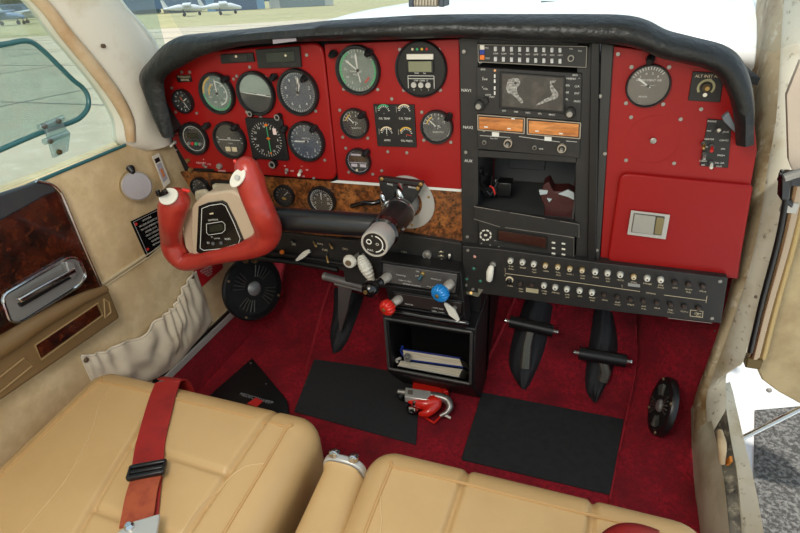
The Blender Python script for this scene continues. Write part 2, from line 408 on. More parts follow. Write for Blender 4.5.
# left wall, cream vinyl above, carpet kick below
b = MB(); b.box((XL-.05,-1.5,-.80),(XL,.42,-.275)); struct('wall_left', b, vinyl, bevel=.003)
b = MB(); b.box((XL-.05,-1.5,-.905),(XL+.004,.42,-.802)); struct('baseboard_left', b, carpet)
b = MB(); b.box((XL-.002,-1.2,-.800),(XL+.008,.36,-.781)); struct('trim_1', b, alu, bevel=.002)
b = MB(); b.box((XL-.002,-1.2,-.779),(XL+.006,.36,-.772)); struct('trim_2', b, black_s, bevel=.001)
b = MB(); b.tube([(XL+.001,-.3,-.499),(XL+.001,.1,-.497)], .0035, 8); b.tube([(XL+.001,-.3,-.507),(XL+.001,.1,-.505)], .002, 8); struct('trim_3', b, mat('vinyl_beading',(196,180,146),.5))
# right side carpet panel, slanting, and inner right wall
SM = [tb(641,290), tb(638,325), tb(637,372), on(622,440,2,-.9), on(610,500,2,-.9), on(603,560,2,-.9)]
JM = [on(x, y, 0, XR+.004) for x, y in ((742,250),(728,310),(708,366),(694,408),(694,460),(704,570))]
SM_, JM_ = catmull(SM, 5), catmull(JM, 5)
def side_carpet(u, v):
    i = u*(len(SM_)-1); k = min(int(i), len(SM_)-2); f_ = i-k
    return SM_[k].lerp(SM_[k+1], f_).lerp(JM_[k].lerp(JM_[k+1], f_), v)
b = MB(); b.grid(side_carpet, 30, 12); struct('wall_right', b, carpet, solid=.008)
b = MB(); b.box((XR+.006,.12,-.96),(XR+.03,.62,-.46)); struct('wall_front_right', b, carpet)
b = MB(); b.tube([tb(637,325),tb(636,372),on(622,440,2,-.899),on(610,500,2,-.899)], .0035, 8, 4)
o = b.build('carpet_seam', seam_m); o['kind'] = 'structure'
b = MB(); b.tube([tb(515,298,.004),tb(500,335,.004),tb(480,374,.004)], .0045, 8, 4); b.build('carpet_seam', seam_m)['kind'] = 'structure'
b = MB(); b.tube([tb(331,283,.003),tb(322,310,.003),tb(313,345,.003),on(306,372,2,-.897)], .004, 8, 4); b.build('carpet_seam', seam_m)['kind'] = 'structure'
# firewall behind
b = MB(); b.box((XL-.03,.60,-.96),(XR+.0,.64,-.24)); struct('wall_front', b, black_m)
# roof
b = MB(); b.grid(lambda u, v: Vector((XL-.03+(XR-XL+.06)*u, -1.7+1.62*v, .30+.07*math.sin(pi*u))), 16, 12); struct('ceiling', b, pillar_m, solid=.03)
# windows and pillars of the left side
b = MB(); b.box((XL-.022,-1.45,-.275),(XL-.018,.10,.32)); struct('window_1', b, glass_s)
b = MB(); b.tube([on(-60,222,0,XL), on(125,145,0,XL)], .0032, 8); struct('trim_4', b, teal_m)
sw = [(-60,52),(0,45),(16,42),(27,41),(38,46),(56,63),(72,79),(83,88),(88,97),(88,107),(82,116),(72,122),(40,133),(0,150),(-60,176)]
P0 = [on(x, y, 0, XL+.004) for x, y in sw]
vent = thing('vent_window', on(60,130,0,XL), 'small hinged acrylic vent pane with teal rim in the left window', 'window')
b = MB(); b.tube(P0, .0042, 10, 5); b.build('rim', teal_m, vent)
b = MB(); b.prism([p+Vector((-.003,0,0)) for p in catmull(P0,4)], (.003,0,0)); b.build('pane', glass_s, vent)
b = MB(); cl = [on(x, y, 0, XL+.012) for x, y in ((42,124),(58,119),(68,134),(66,151),(52,158))]
b.prism(cl, (.006,0,0)); b.build('clamp_plate', glass_c, vent, bevel=.001)
for (x0,y0,x1,y1) in ((43,127,61,119),(48,141,66,134)):
    b = MB(); b.cyl(on(x0-4,y0+1,0,XL+.02), on(x1+2,y1-1,0,XL+.02), .005); b.build('clamp_roller', glass_c, vent)
for x, y in ((44,126),(58,121),(50,141),(59,152)):
    p = on(x, y, 0, XL+.02); b = MB(); b.lathe([(0,.004),(.004,.003),(.005,0),(0,0)], p, (1,0,0), 14, close=False); b.build('bolt', mat('brown_bolt',(92,76,48),.4,.5), vent)
# windshield pillar on the left
pl_in = [(-20,-50),(35,0),(60,32),(85,62),(108,92),(122,118),(125,140),(133,147),(146,151)]
pl_out = [(95,-50),(120,0),(141,25),(155,44),(160,60),(150,80),(152,105),(166,128),(172,140)]
b = MB()
A = catmull([on(x, y, 0, XL+.002) for x, y in pl_in], 4); B_ = catmull([on(x, y, 0, XL+.0) for x, y in pl_out], 4)
n = len(A); rows = []
for i in range(n):
    row = []
    for k in range(9):
        t = k/8; p = A[i].lerp(B_[i], t); p = p + Vector((.022*math.sin(pi*t)**.7, 0, 0)); row.append(b.b.verts.new(p))
    row.append(b.b.verts.new(B_[i]+Vector((-.03,0,0)))); row.append(b.b.verts.new(A[i]+Vector((-.03,0,0)))); rows.append(row)
for r0, r1 in zip(rows, rows[1:]):
    for k in range(len(r0)): b.b.faces.new((r0[k-1], r0[k], r1[k], r1[k-1]))
b.b.faces.new(rows[0]); b.b.faces.new(rows[-1][::-1])
struct('wall_pillar_left', b, pillar_m)
b = MB(); b.tube([on(x+6, y+2, 0, XL+.012) for x, y in pl_in[:7]], [.010,.010,.011,.012,.012,.011,.008], 10, 4); struct('trim_5', b, stain_m)
b = MB(); b.tube([on(x, y, 0, XL+.002) for x, y in pl_out[:5]], .004, 8, 4); struct('trim_6', b, mat('pillar_bead',(214,222,218),.3,coat=.4))
b = MB(); p = on(104,46,0,XL+.024); b.cyl(p-Vector((.004,0,0)), p+Vector((.001,0,0)), .0035); struct('trim_7', b, mat('brown_snap',(90,70,50),.5))
# windshield
b = MB()
def wsf(u, v):
    x = XL-.01 + (XR-XL+.05)*u; s = (x-XC)/.57
    y = .40 - .20*abs(s)**2.2; z = -.10-.06*abs(s)**2
    return Vector((x, y*(1-v)+(-.08)*v, z*(1-v)+.32*v))
b.grid(wsf, 30, 10); struct('window_2', b, glass_w)
# glareshield deck
b = MB()
def deck(u, v):
    x = -.81 + 1.04*u; s = (x-XC)/.55
    return Vector((x, .02+.40*v, -.128-.05*abs(s)**2.4-.0*v + .006*v))
b.grid(deck, 30, 6); struct('trim_8', b, black_m, solid=.01)

# ================================================================== GLARESHIELD PAD
outp = [(166,133),(152,112),(139,85),(139,72),(148,60),(160,46),(175,37),(200,34),(250,29),(300,24),(330,21),(380,18),(415,16),(460,15),(520,15),(580,15),(625,16),(648,21),(668,31),(695,38),(725,46),(742,58),(752,78),(757,105),(756,140)]
inp  = [(172,138),(167,118),(162,95),(162,80),(170,72),(182,66),(196,58),(215,52),(250,45),(300,42),(330,41),(380,40),(415,39),(460,38),(520,41),(580,43),(618,45),(640,50),(660,58),(686,64),(708,70),(722,82),(730,98),(735,120),(737,146)]
b = MB(); rows = []
O = catmull([D(x, y, -.050) for x, y in outp], 4); I = catmull([D(x, y, -.062) for x, y in inp], 4); J = catmull([D(x, y, 0) for x, y in inp], 4)
for o_, i_, j_ in zip(O, I, J):
    d = (o_-i_); mid = (o_+i_)/2; outw = Vector((d.x, 0, d.z)).normalized()
    ring = [j_ - outw*.0 + Vector((0,.0,0)), i_ + Vector((0,.008,0)), i_ + Vector((0,-.004,0)) + outw*.004, mid + Vector((0,-.016,0)) - outw*.004, mid + outw*.006 + Vector((0,-.013,0)), o_ + Vector((0,.0,0)) - outw*.003, o_ + Vector((0,.014,0)), o_ + Vector((0,.04,0)) - outw*.002, o_ + Vector((0,.075,0)) - outw*.006, j_ + outw*.004 + Vector((0,.07,0))]
    rows.append([b.b.verts.new(p) for p in ring])
for r0, r1 in zip(rows, rows[1:]):
    for k in range(len(r0)): b.b.faces.new((r0[k-1], r0[k], r1[k], r1[k-1]))
b.b.faces.new(rows[0]); b.b.faces.new(rows[-1][::-1])
gs = b.build('glareshield', pad_m, sharp=60); tag(gs, 'black padded vinyl hood arching over the whole instrument panel', 'glareshield')
b = MB(); b.prism([D(x, y, -.069) for x, y in ((272,34),(295,31),(296,41),(273,44))], (0,.002,0))
o = b.build('sticker', mat('faded_velcro',(150,144,150),.9,bump=(400,.6,.002)), gs); o['label'] = 'faded grey patch on hood edge'
# air outlet flap at the right end of the hood
b = MB(); b.prism([D(x, y, -.045) for x, y in ((722,118),(729,112),(740,136),(733,131),(724,122))], (0,.01,0))
b.build('air_outlet', mat('grey_flap',(110,118,126),.4,.3), gs, bevel=.001)['label'] = 'grey triangular air outlet flap'
# bracket reflected/placed at top: compass card on windshield post
t = thing('magnetic_compass', D(424,-4,.05), 'cream ribbed compass at the top edge above the dash hood', 'compass')
b = MB(); b.plate(PU(((411,-30),(438,-30),(438,7),(411,7)), .05), .05, .08); b.build('compass_case', mat('compass_cream',(206,200,182),.5), t, bevel=.003)
b = MB()
for k in range(9):
    b.tube([D(412.5+k*3,5.5,.049), D(413+k*3,-28,.049)], .0012, 6)
b.build('grille', mat('compass_rib',(150,136,120),.5), t)
for x in (408.5, 439):
    b = MB(); b.plate(PU(((x,-30),(x+4.5,-30),(x+4.5,7),(x,7)), .045), .045, .085); b.build('side_cap', mat('compass_side',(74,84,96),.5), t, bevel=.001)
b = MB(); b.prism([on(x, y, 1, .5) for x, y in ((541,1),(570,1),(584,4),(575,5),(541,4))], (0,.05,.0)); o = b.build('cowl_vent', mat('vent_grey',(96,110,110),.5)); tag(o, 'slim dark grey scoop on the white cowling near the top edge', 'scoop')

# ================================================================== INSTRUMENT PANELS
def panel(name, px, Y, m, label, r=.004, thick=.004, screws=(), bevel=.0012, cat='panel', rr=None):
    pts = roundpoly(PU(px, Y), rr if rr else r)
    c = D(*px[0], Y); t = thing(name, Vector((c.x, Y, min(p[1] for p in pts))), label, cat)
    MB().plate(pts, Y, Y+thick).build('plate', m, t, bevel=bevel)
    for x, y in screws: screw(x, y, t, Y)
    return t
for q, l_ in (([(166,62),(250,38),(460,36),(461,246),(330,240),(270,262),(200,205),(172,142)],'black backing sheet behind the red panels left of the radios'),([(603,40),(640,40),(735,80),(750,150),(736,278),(598,266)],'black backing sheet behind the red panel right of the radios')):
    b = MB(); b.plate(PU(q, .012), .012, .02); o = b.build('panel_backing', black_m); tag(o, l_, 'panel')
fp = panel('flight_instrument_panel', [(158,66),(200,52),(322,42),(337,181),(190,170),(172,140)], -.004, red_p,
      'red pilot side panel holding six round flight instruments', rr=[.004,.004,.022,.022,.006,.004], thick=.010, bevel=.003,
      screws=[(175.5,133),(182,72),(190,72),(237,76),(266,77),(307,55),(250,67),(261,117),(316,111),(172,88),(325,160),(314,178),(176,112),(197,113),(247,112),(234,79)])
ep = panel('engine_instrument_panel', [(324,44),(459,39),(461.5,189.5),(338,180)], 0, red_p,
      'bright red centre panel with manifold gauge and engine gauges', thick=.006, screws=[(392,98.7),(400,49.5),(439,49.5),(378,89.4),(344,89),(440.5,90),(404,90),(340,110),(422,112),(368,138),(343,137),(388,151.5),(407,152.5),(382,170.5),(451,142),(424,140),(346,148),(373,174),(349,172)])
b = MB(); b.plate(PU([(337,180.5),(461.5,189.5),(461.5,192),(330,182.5)], -.001), -.001, .003); o = b.build('white_edge', white_m, ep, bevel=.0005)
rp = panel('right_instrument_panel', [(628,48),(700,60),(752,100),(757,150),(750,190),(738,279),(600,264),(613,46)], 0, red_p,
      'red co-pilot side panel with suction gauge and glove box', thick=.006, rr=[.002]*8,
      screws=[(631.5,67),(669,67),(626,103),(663,104),(631,117),(680.5,119),(626,160),(701,109),(674,163)])
# round blanking cover, faintly visible
c = D(653,140,0); MB().ring(c, (0,-1,0), .0368, .0374, .0004, 64).build('blanking_cover', red_p, rp)
b = MB(); b.lathe([(.0045,0),(.0045,-.003),(.002,-.004),(0,-.004),(0,0)], c+Vector((0,-.002,0)), (0,1,0), 16, close=False); b.build('centre_fastener', steel, rp)
# black radio stack panel
sp_px = [(459.5,38),(613,45),(608,120),(604,190),(600,268),(462,247),(461,140)]
sp = thing('radio_stack_panel', D(461,247,-.004), 'black centre panel that frames the stacked radios', 'panel')
b = MB(); Y = -.005
b.plate(PU([(459.5,38),(478,38.7),(478,248.5),(462,246.5)], Y), Y, Y+.008)
b.plate(PU([(577.5,43),(592,44),(588,266),(574,264)], Y), Y, Y+.008)
b.plate(PU([(478,150),(578,157),(577,163),(478,157)], Y), Y, Y+.0078)
b.plate(PU([(478,208),(578,222),(576,264),(478,249)], Y), Y, Y+.0078)
b.plate(PU([(478,38.7),(590,43.5),(590,48),(478,46)], Y), Y, Y+.0076)
b.build('plate', black_p, sp, bevel=.0008)
b = MB(); b.plate(PU([(591,42),(600,43),(596,262),(587,261)], -.012), -.012, .004); b.build('side_rail', black_s, sp, bevel=.0015)
b = MB(); b.plate(PU([(601,43),(614,45),(606,165),(599,266),(595,265)], -.006), -.006, .006); b.build('side_rail', mat('rail_grey',(52,52,50),.5,.1), sp, bevel=.0015)
for x, y in ((464,51.5),(466,152),(467.5,236.5),(605,153.5),(597,250),(600,96),(618,54)): screw(x, y, sp, -.007)
b = MB()
for x, y, s in ((467,90.5,'NAV1'),(468.5,127.5,'NAV2'),(469,161,'AUX')): b.text(s, D(x-.5, y, -.0056), .0050, rot=-.03)
b.build('lettering', white_m, sp)
# recess where a radio has been taken out
t = thing('empty_radio_bay', D(527,215,.05), 'open empty bay in the radio stack with bare walls', 'bay')
x0, z0 = U(478,211,0); x1, z1 = U(578,160,0)
zt = U(478,157,0)[1]; zb = U(527,216,0)[1]
b = MB(); dp = .17
b.prism([(x0-.002,.003,zb-.004),(x1+.002,.003,zb-.004),(x1+.002,dp,zb-.004),(x0-.002,dp,zb-.004)],(0,0,.003))
b.prism([(x0-.002,.003,zt+.002),(x1+.002,.003,zt+.002),(x1+.002,dp,zt+.002),(x0-.002,dp,zt+.002)],(0,0,.003))
b.box((x0-.004,.003,zb-.004),(x0-.002,dp,zt+.004)); b.box((x1+.002,.003,zb-.004),(x1+.005,dp,zt+.004))
b.build('tray', mat('bay_grey',(66,68,68),.5,.2), t)
b = MB(); b.box((x0,dp-.004,zb),(x1,dp,zt)); b.box((x0+.02,dp-.010,zt-.03),(x1-.05,dp-.004,zt-.022)); b.box((x0+.03,dp-.009,zb+.028),(x1-.06,dp-.004,zb+.05)); b.build('rear_wall', mat('bay_light',(92,94,94),.5,.2), t, bevel=.002)
# wiring bunch
t = thing('wiring_bundle', D(490,190,.01), 'black and red wires hanging at the left of the empty bay', 'wires')
random.seed(5); 
b = MB()
for k in range(9):
    a = [(482+random.uniform(-2,6),165+random.uniform(0,10)),(478+random.uniform(0,6),182+random.uniform(-4,4)),(486+random.uniform(0,8),192+random.uniform(-5,5)),(496+random.uniform(-4,6),180+random.uniform(-6,18))]
    b.tube([D(x, y, .008+.02*random.random()+.012*i) for i, (x, y) in enumerate(a)], .0028, 8, 5)
b.build('black_wire', black_s, t)
b = MB(); b.tube([D(490,186,.012),D(493,188,.006),D(495,194,.01)], .0016, 8, 4); b.build('red_wire', redm, t)
b = MB(); b.box(tuple(D(496,196,.05)-Vector((.0,0,0))), tuple(D(505,183,.05)+Vector((.012,.03,0)))); b.build('connector', black_s, t, bevel=.002)
# dark red bottle like canister in the bay
t = thing('dark_red_pouch', D(562,218,.03), 'dark brownish red pouch with white tips inside the radio bay', 'pouch')
q = roundpoly(PU([(543,184),(549,180),(554,190),(568,189),(575,193),(576,216),(566,222),(544,216),(545,205),(541,196)], .02), .004)
b = MB(); b.plate(q, .012, .05); b.build('pouch_body', mat('dark_maroon_cloth',(62,18,16),.55,bump=(60,.4,.004)), t, bevel=.004, seg=3)
b = MB(); b.plate(roundpoly(PU([(539,190),(548,190.5),(547,194),(540,195)], .010), .001), .010, .014); b.plate(roundpoly(PU([(558,194),(568,190),(574,193),(574,200),(568,197)], .010), .001), .010, .014); b.plate(PU([(547,198),(552,199),(549,202)], .011), .010, .014)
b.build('paper_tip', mat('pale_paper',(170,180,182),.7), t)
# worn bracket plate under the bay
t = panel('bay_bracket', [(474,206),(579,224),(579,238),(500,227),(474,219)], -.014, black_p, 'black worn edge plate between empty bay and lower radio', thick=.008)
b = MB()
for seg in ([(474,206.5),(500,211)],[(510,212.5),(545,218.5)],[(560,221),(579,224.5),(579,238)],[(574,237.5),(540,232.5),(505,227.5)],[(500,227),(474,219)]):
    b.tube([D(x, y, -.0145) for x, y in seg], .0005, 6)
b.build('worn_edge', mat('worn_metal',(150,146,138),.5,.5), t)

# ---------------- radios
def radio(name, px, label, depth=-.010, m=None, rad_=.002):
    t = thing(name, D(*px[3], depth), label, 'radio')
    MB().plate(roundpoly(PU(px, depth), rad_), depth, .04).build('face_plate', m or black_p, t, bevel=.0008)
    return t
def rect(cx, cy, w, h, s=.10): return [(cx-w/2, cy-h/2), (cx+w/2, cy-h/2+w*s), (cx+w/2, cy+h/2+w*s), (cx-w/2, cy+h/2)]
def knob(parent, x, y, Y, r, L, m=black_s, m2=None, name='knob', r2=.55, ang=None):
    c = D(x, y, Y)
    b = MB(); b.lathe([(r,0),(r,-L*.45),(r*.92,-L*.5),(0,-L*.5),(0,0)], c, (0,1,0), 24, close=False)
    o = b.build(name, m, parent)
    b = MB(); b.lathe([(r*r2,-L*.5),(r*r2,-L*.95),(r*r2*.85,-L),(0,-L),(0,-L*.5)], c, (0,1,0), 20, close=False); b.build('knob_cap', m2 or m, parent); return o
t = radio('audio_panel', [(477.3,43.8),(587.5,46),(586.5,68.5),(477.8,62.5)], 'audio selector panel with two rows of small white buttons, top of stack')
Y = -.0104
b = MB()
fr = [(478,44.5),(587,46.5),(586,67.5),(478.3,61.8)]
for i in range(4): b.tube([D(*fr[i], Y), D(*fr[(i+1)%4], Y)], .0006, 6)
b.build('frame_line', mat('frame_grey',(160,158,148),.5,.4), t)
for r_ in range(2):
    for k in range(9):
        x = 495.7+k*8.05; y = (48.6 if r_ == 0 else 58.8)+k*.16+(.1*k if r_ else 0)
        MB().plate(PU(rect(x, y, 3.0, 4.6, .02), Y), Y-.004, Y).build('push_button', mat('button_grey',(196,198,196),.4), t, bevel=.0005)
b = MB()
for k in range(9): b.text(random.choice(['COM','NAV','DME','ADF','MKR','TEL','AUX','SPR']), D(495.7+k*8.05, 53.6+k*.2, Y-.0002), .0024)
b.text('VOL', D(571,49,Y-.0002), .002); b.text('PULL', D(580,51,Y-.0002), .002); b.text('MIC', D(487,48,Y-.0002), .0024); b.text('TEST', D(487.5,58.5,Y-.0002), .0024); b.build('lettering', white_m, t)
for y, mm in ((47.2,white_k),(52,blue_mk),(57.2,orange_m)):
    MB().plate(PU(rect(482.3, y, 4.6, 4.6, .02), Y), Y-.0015, Y).build('marker_lamp', mm, t, bevel=.0003)
c = D(571,57.8,Y); MB().ring(c, (0,-1,0), .0032, .0046, .006, 24).build('volume_ring', mat('frame_grey',(0,0,0)), t); MB().cyl(c, c-Vector((0,.008,0)), .003).build('knob', black_s, t)
# GPS map radio
t = radio('gps_radio', [(476.5,67),(582,73.5),(580.5,121.5),(477,113.5)], 'GPS nav radio with large dark map screen and corner knobs')
Y = -.0105
MB().plate(roundpoly(PU([(500,71.5),(566,76.5),(565,113.5),(499.5,108)], Y), .002), Y-.002, Y).build('screen_bezel', black_s, t, bevel=.0008)
sc = MB().plate(roundpoly(PU([(502.5,73.8),(563.5,78.3),(562.5,111),(502,106)], Y-.002), .001), Y-.0026, Y-.002).build('map_screen', screen_m, t)
b = MB(); Ys = Y-.0028
def blob(pts):
    q = catmull([D(x, y, Ys) for x, y in pts], 4); b.poly(q)
blob([(508,80),(513,78),(519,79),(520,84),(517,88),(518,94),(523,101),(521,103),(514,96),(508,93),(506,88)])
b.build('coastline', coast_m, t); b = MB()
blob([(550,81),(556,80.5),(553,85),(555,89),(558,93),(557,98),(549,101),(540,104.5),(536,105),(545,99),(552,95),(550,89)])
b.build('coastline', coast_m, t)
for x, y in ((515.5,83),(553,84)):
    c = D(x, y, Ys); 
    MB().lathe([(.0022,0),(.0022,-.0002),(0,-.0002),(0,0)], c, (0,1,0), 12, close=False).build('map_lake', screen_m, t)
knob(t, 480,104.5, Y, .0085, .016, black_s, steel); knob(t, 570,112, Y, .0085, .016, black_s, steel)
c = D(485,100.5,Y); MB().cyl(c, c-Vector((0,.006,0)), .0058).build('knob', black_s, t)
b = MB()
for x, y, s in ((483,68.5,'GARMIN'),(575,74.2,'GARMIN')): b.text('GNS', D(x, y+1, Y-.0002), .0028)
for x, y, s in ((483,78,'C'),(485,79.5,'PWR'),(482.5,87,'V'),(485.5,89,'VOL'),(566.5,78.6,'D>'),(572,78.8,'MENU'),(579,79,'^'),(567,85.5,'MSG'),(577,86.5,'CLR'),(566.5,92.5,'OBS'),(577,93.5,'ENT'),(566.5,99.5,'FPL'),(577.5,101.5,'PROC'),(488,95,'COM'),(492,97,'NAV')): b.text(s, D(x, y, Y-.0002), .0030)
for k, s in enumerate(('CDI','OBS','MSG','FPL','PROC')): b.text(s, D(504+k*12, 110.8+k*1.0, Y-.0022), .0028)
for y in (76,81,88,93): b.plate(PU(rect(494.8, y, 1.5, 3.5, 0), Y), Y-.001, Y)
b.build('lettering', white_m, t)
c = D(495,70.5,Y); MB().lathe([(0,-.002),(.002,-.001),(.002,0),(0,0)], c, (0,1,0), 12, close=False).build('amber_light', mat('amber_led',(235,170,120),.4), t)
# nav-com with amber displays
t = radio('navcom_radio', [(477,114),(581,122.5),(579.5,158),(477.5,149)], 'nav-com radio with two wide amber display windows')
for q in ([(477.8,114.8),(524.5,118.3),(524,133.6),(478,129.8)],[(527.3,118.5),(580.5,123),(579.8,138.6),(527.3,134)]):
    b = MB()
    for i in range(4): b.tube([D(*q[i], Y-.001), D(*q[(i+1)%4], Y-.001)], .0009, 6)
    b.build('display_frame', mat('frame_beige',(190,178,160),.4,.3), t)
    cx = sum(p[0] for p in q)/4; cy = sum(p[1] for p in q)/4
    MB().plate(PU([((p[0]-cx)*.94+cx, (p[1]-cy)*.80+cy) for p in q], Y), Y-.0012, Y).build('display', amber_m, t)
b = MB()
for x, y in ((486,126.8),(509,128.5),(513,118.6),(537,131),(561,133.5)): b.plate(PU(rect(x, y, 3.6, 1.2, .08), Y-.0014), Y-.0015, Y-.0014)
for x, y in ((495.5,134),(548,138.6)): b.plate(PU(rect(x, y, 7, 4, .08), Y-.001), Y-.0014, Y)
b.text('KX', D(484,131.5,Y-.0006), .002); b.text('OFF', D(484,144,Y-.0003), .002); b.text('PULL TEST', D(494,138.5,Y-.0006), .002); b.text('VOR', D(541,149,Y-.0006), .0026)
for q in ([(480,135.5),(510,137.5)],[(519,136.5),(560,142)],[(566,141),(577,142)]): b.tube([D(x, y, Y-.0002) for x, y in q], .0004, 6)
b.build('lettering', white_m, t)
for x, y in ((508.5,142.5),(562,147.5)):
    c = D(x, y, Y); MB().ring(c, (0,-1,0), .0052, .0068, .008, 28).build('knob_ring', mat('frame_beige',(0,0,0)), t); knob(t, x, y, Y, .0052, .020, black_s, steel)
for x, y in ((484.8,141.8),(534.8,147)):
    c = D(x, y, Y); MB().ring(c, (0,-1,0), .0022, .0034, .005, 20).build('knob_ring', steel, t); MB().cyl(c, c-Vector((0,.007,0)), .0022).build('knob', black_s, t)
# lower radio
t = radio('lower_radio', [(478.5,220),(574.5,237.5),(573,262),(479,247)], 'lower black radio with long maroon display and round keypad', depth=-.012)
Y = -.0122
MB().plate(roundpoly(PU([(497,228.5),(548,236.5),(547.5,249.5),(496.5,240.5)], Y), .001), Y-.002, Y).build('display_bezel', black_s, t)
MB().plate(PU([(499,230.5),(546,238),(545.5,247.5),(498.5,239.5)], Y-.002), Y-.0026, Y-.002).build('display', maroon_d, t)
for k in range(8):
    a = k*pi/4+.4; c = D(485.7+5.2*math.cos(a), 235+4.9*math.sin(a), Y); MB().obox(c, Vector((-math.sin(a),0,-math.cos(a)))*.0026, (0,.0015,0), Vector((math.cos(a),0,-math.sin(a)))*.0012).build('keypad_button', white_k, t) if k % 2 == 0 or True else None
MB().obox(D(485.7,235,Y), (.0028,0,0), (0,.0015,0), (0,0,.0016)).build('keypad_button', white_k, t)
for k in range(8):
    c = D(481.5+k*8.7, 243.2+k*1.85, Y); MB().lathe([(0,-.002),(.0013,-.0016),(.0016,0),(0,0)], c, (0,1,0), 10, close=False).build('small_button', steel, t)
for r_ in range(4):
    for k in range(2):
        c = D(553.5+k*10, 242.5+r_*5.4+k*1.0, Y); MB().obox(c, (.0030,0,-.0003), (0,.0015,0), (0,0,.0012)).build('label_button', white_k, t)
b = MB()
for seg in ([(479,220.5),(574,238),(573.5,261)],[(494,240.5),(500,241.5),(546,248.7)]): b.tube([D(x, y, Y-.0003) for x, y in seg], .0005, 6)
b.build('edge_line', mat('worn_metal',(0,0,0)), t)

# ---------------- round gauges
HOURS = [(i*pi/6, str(i if i else 12)) for i in range(12)]
def gauge(name, label, px, py, d, face, light=None, ticks=None, nums=None, numr=.62, numh=.10, texts=(), arcs=(), needles=(), Y=-.004, square=False, scr=False, bez=.86, knobs=(), cat='gauge', ncol=None, glass=True, proud=.010):
    c = D(px, py, Y); r = d/2; t = thing(name, c, label, cat)
    if square:
        s = r*1.02; MB().plate(roundpoly([(c.x-s,c.z-s),(c.x+s,c.z-s),(c.x+s,c.z+s),(c.x-s,c.z+s)], .004), Y-.007, Y).build('bezel', bezel_m, t, bevel=.001)
        yf = -.0075; rf = r*.86
        MB().lathe([(0,yf-.0002),(rf,yf-.0002),(rf,yf+.0004),(0,yf+.0004)], c, (0,1,0), 40, close=False).build('dial_face', face, t)
    else:
        rf = r*bez; yf = -proud*.35
        MB().lathe([(rf*.99,.001),(r,.001),(r,-proud*.75),(r*.97,-proud),(rf*1.03,-proud),(rf*.99,-proud*.8)], c, (0,1,0), 48).build('bezel', bezel_m, t)
        MB().lathe([(0,yf),(rf,yf),(rf,.001),(0,.001)], c, (0,1,0), 40, close=False).build('dial_face', face, t)
    if ticks or nums or texts:
        b = MB(); y = yf-.0006
        for (n, a0, a1, r0, r1, w) in (ticks or ()):
            for k in range(n):
                a = rad(a0+(a1-a0)*k/max(n-1,1)); b.tick(c, rf*r0, rf*r1, a, w*rf, y)
        for a, s in (nums or ()): b.text(s, c+Vector((math.sin(a)*rf*numr, y, math.cos(a)*rf*numr)), rf*numh*1.5)
        for s, dx, dz, h in texts: b.text(s, c+Vector((dx*rf, y, dz*rf)), rf*h)
        b.build('dial_marking', ncol or white_m, t)
    for (m, r0, r1, a0, a1) in arcs:
        MB().arc(c, rf*r0, rf*r1, rad(a0), rad(a1), yf-.0008).build('range_arc', m, t)
    for (a, L, w, m) in needles:
        b = MB(); a = rad(a); dv = Vector((math.sin(a),0,math.cos(a))); e = Vector((math.cos(a),0,-math.sin(a)))*rf*w; y = Vector((0,yf-.0016,0))
        b.prism([c+y-dv*rf*.15-e*.5, c+y-dv*rf*.15+e*.5, c+y+dv*rf*L*.8+e, c+y+dv*rf*L, c+y+dv*rf*L*.8-e], (0,.0005,0)); b.build('needle', m, t)
    if needles: MB().lathe([(0,-.0012),(rf*.08,-.001),(rf*.08,0),(0,0)], c+Vector((0,yf-.001,0)), (0,1,0), 16, close=False).build('hub', black_s, t)
    if glass and not square:
        MB().lathe([(0,-proud*.62),(rf,-proud*.62),(rf,-proud*.55),(0,-proud*.55)], c, (0,1,0), 40, close=False).build('glass', glass_d, t)
    if light:
        for lx, ly in (light if isinstance(light, list) else [light]):
            p = D(lx, ly, Y); b = MB(); b.tube([p, p+Vector((0,-.010,0)), p+Vector((-.002,-.018,-.003))], [.0052,.0065,.0042], 16); b.build('post_light', bezel_m, t)
    for kx, ky, kr, km in knobs:
        p = D(kx, ky, Y); b = MB(); b.lathe([(kr,0),(kr,-.009),(kr*.85,-.012),(0,-.012),(0,0)], p, (0,1,0), 18, close=False); b.build('knob', km, t)
        MB().ring(p+Vector((0,-.012,0)), (0,-1,0), kr*.55, kr*.9, .0006, 18).build('knob_rim', steel, t)
    if scr:
        for sx_, sz_ in ((-1,-1),(1,-1),(-1,1),(1,1)):
            o = screw(0, 0, t, Y) ; o.location = Vector((sx_*r*.80, -.001, sz_*r*.80-.0028))
    return t
N6 = lambda a0, a1, l: [(rad(a0+(a1-a0)*i/(len(l)-1)), s) for i, s in enumerate(l)]
gauge('clock', 'small black analogue clock at far left of red panel', 184.6,100.8,.047, face_bk, ticks=[(12,0,330,.78,.98,.07)], nums=HOURS[::3], numr=.55, numh=.14, needles=[(60,.6,.06,white_m),(150,.75,.05,white_m),(330,.5,.05,orange_m)], cat='clock')
gauge('airspeed_indicator', 'silvery airspeed dial with yellow and green arcs, top left', 218.4,93,.078, face_gr, light=(228,78), ticks=[(30,20,340,.84,.97,.025)], nums=N6(40,330,['60','80','100','120','140','160','180','200']), numr=.55, numh=.08, arcs=[(yellow_m,.86,.96,270,340),(yellow_m,.5,.58,260,330),(green_m,.86,.96,110,268),(white_m,.62,.68,0,170)], needles=[(0,.8,.035,white_m)], texts=[('KNOTS',0,.22,.08)])
ai = gauge('attitude_indicator', 'attitude indicator with pale sky half and horizon bar, top centre', 257,93,.081, face_dg, light=(249,79) and None, knobs=[(253,112.5,.006,black_s)], ticks=[(7,-60,60,.86,.97,.03)], texts=[])
c = D(257,93,-.004); b = MB(); 
pts = [c+Vector((math.sin(rad(a))*.0345*1, -.0042, math.cos(rad(a))*.0345)) for a in range(-84, 97, 6)]; b.poly(pts); b.build('sky_half', mat('attitude_sky',(146,160,150),.5), ai)
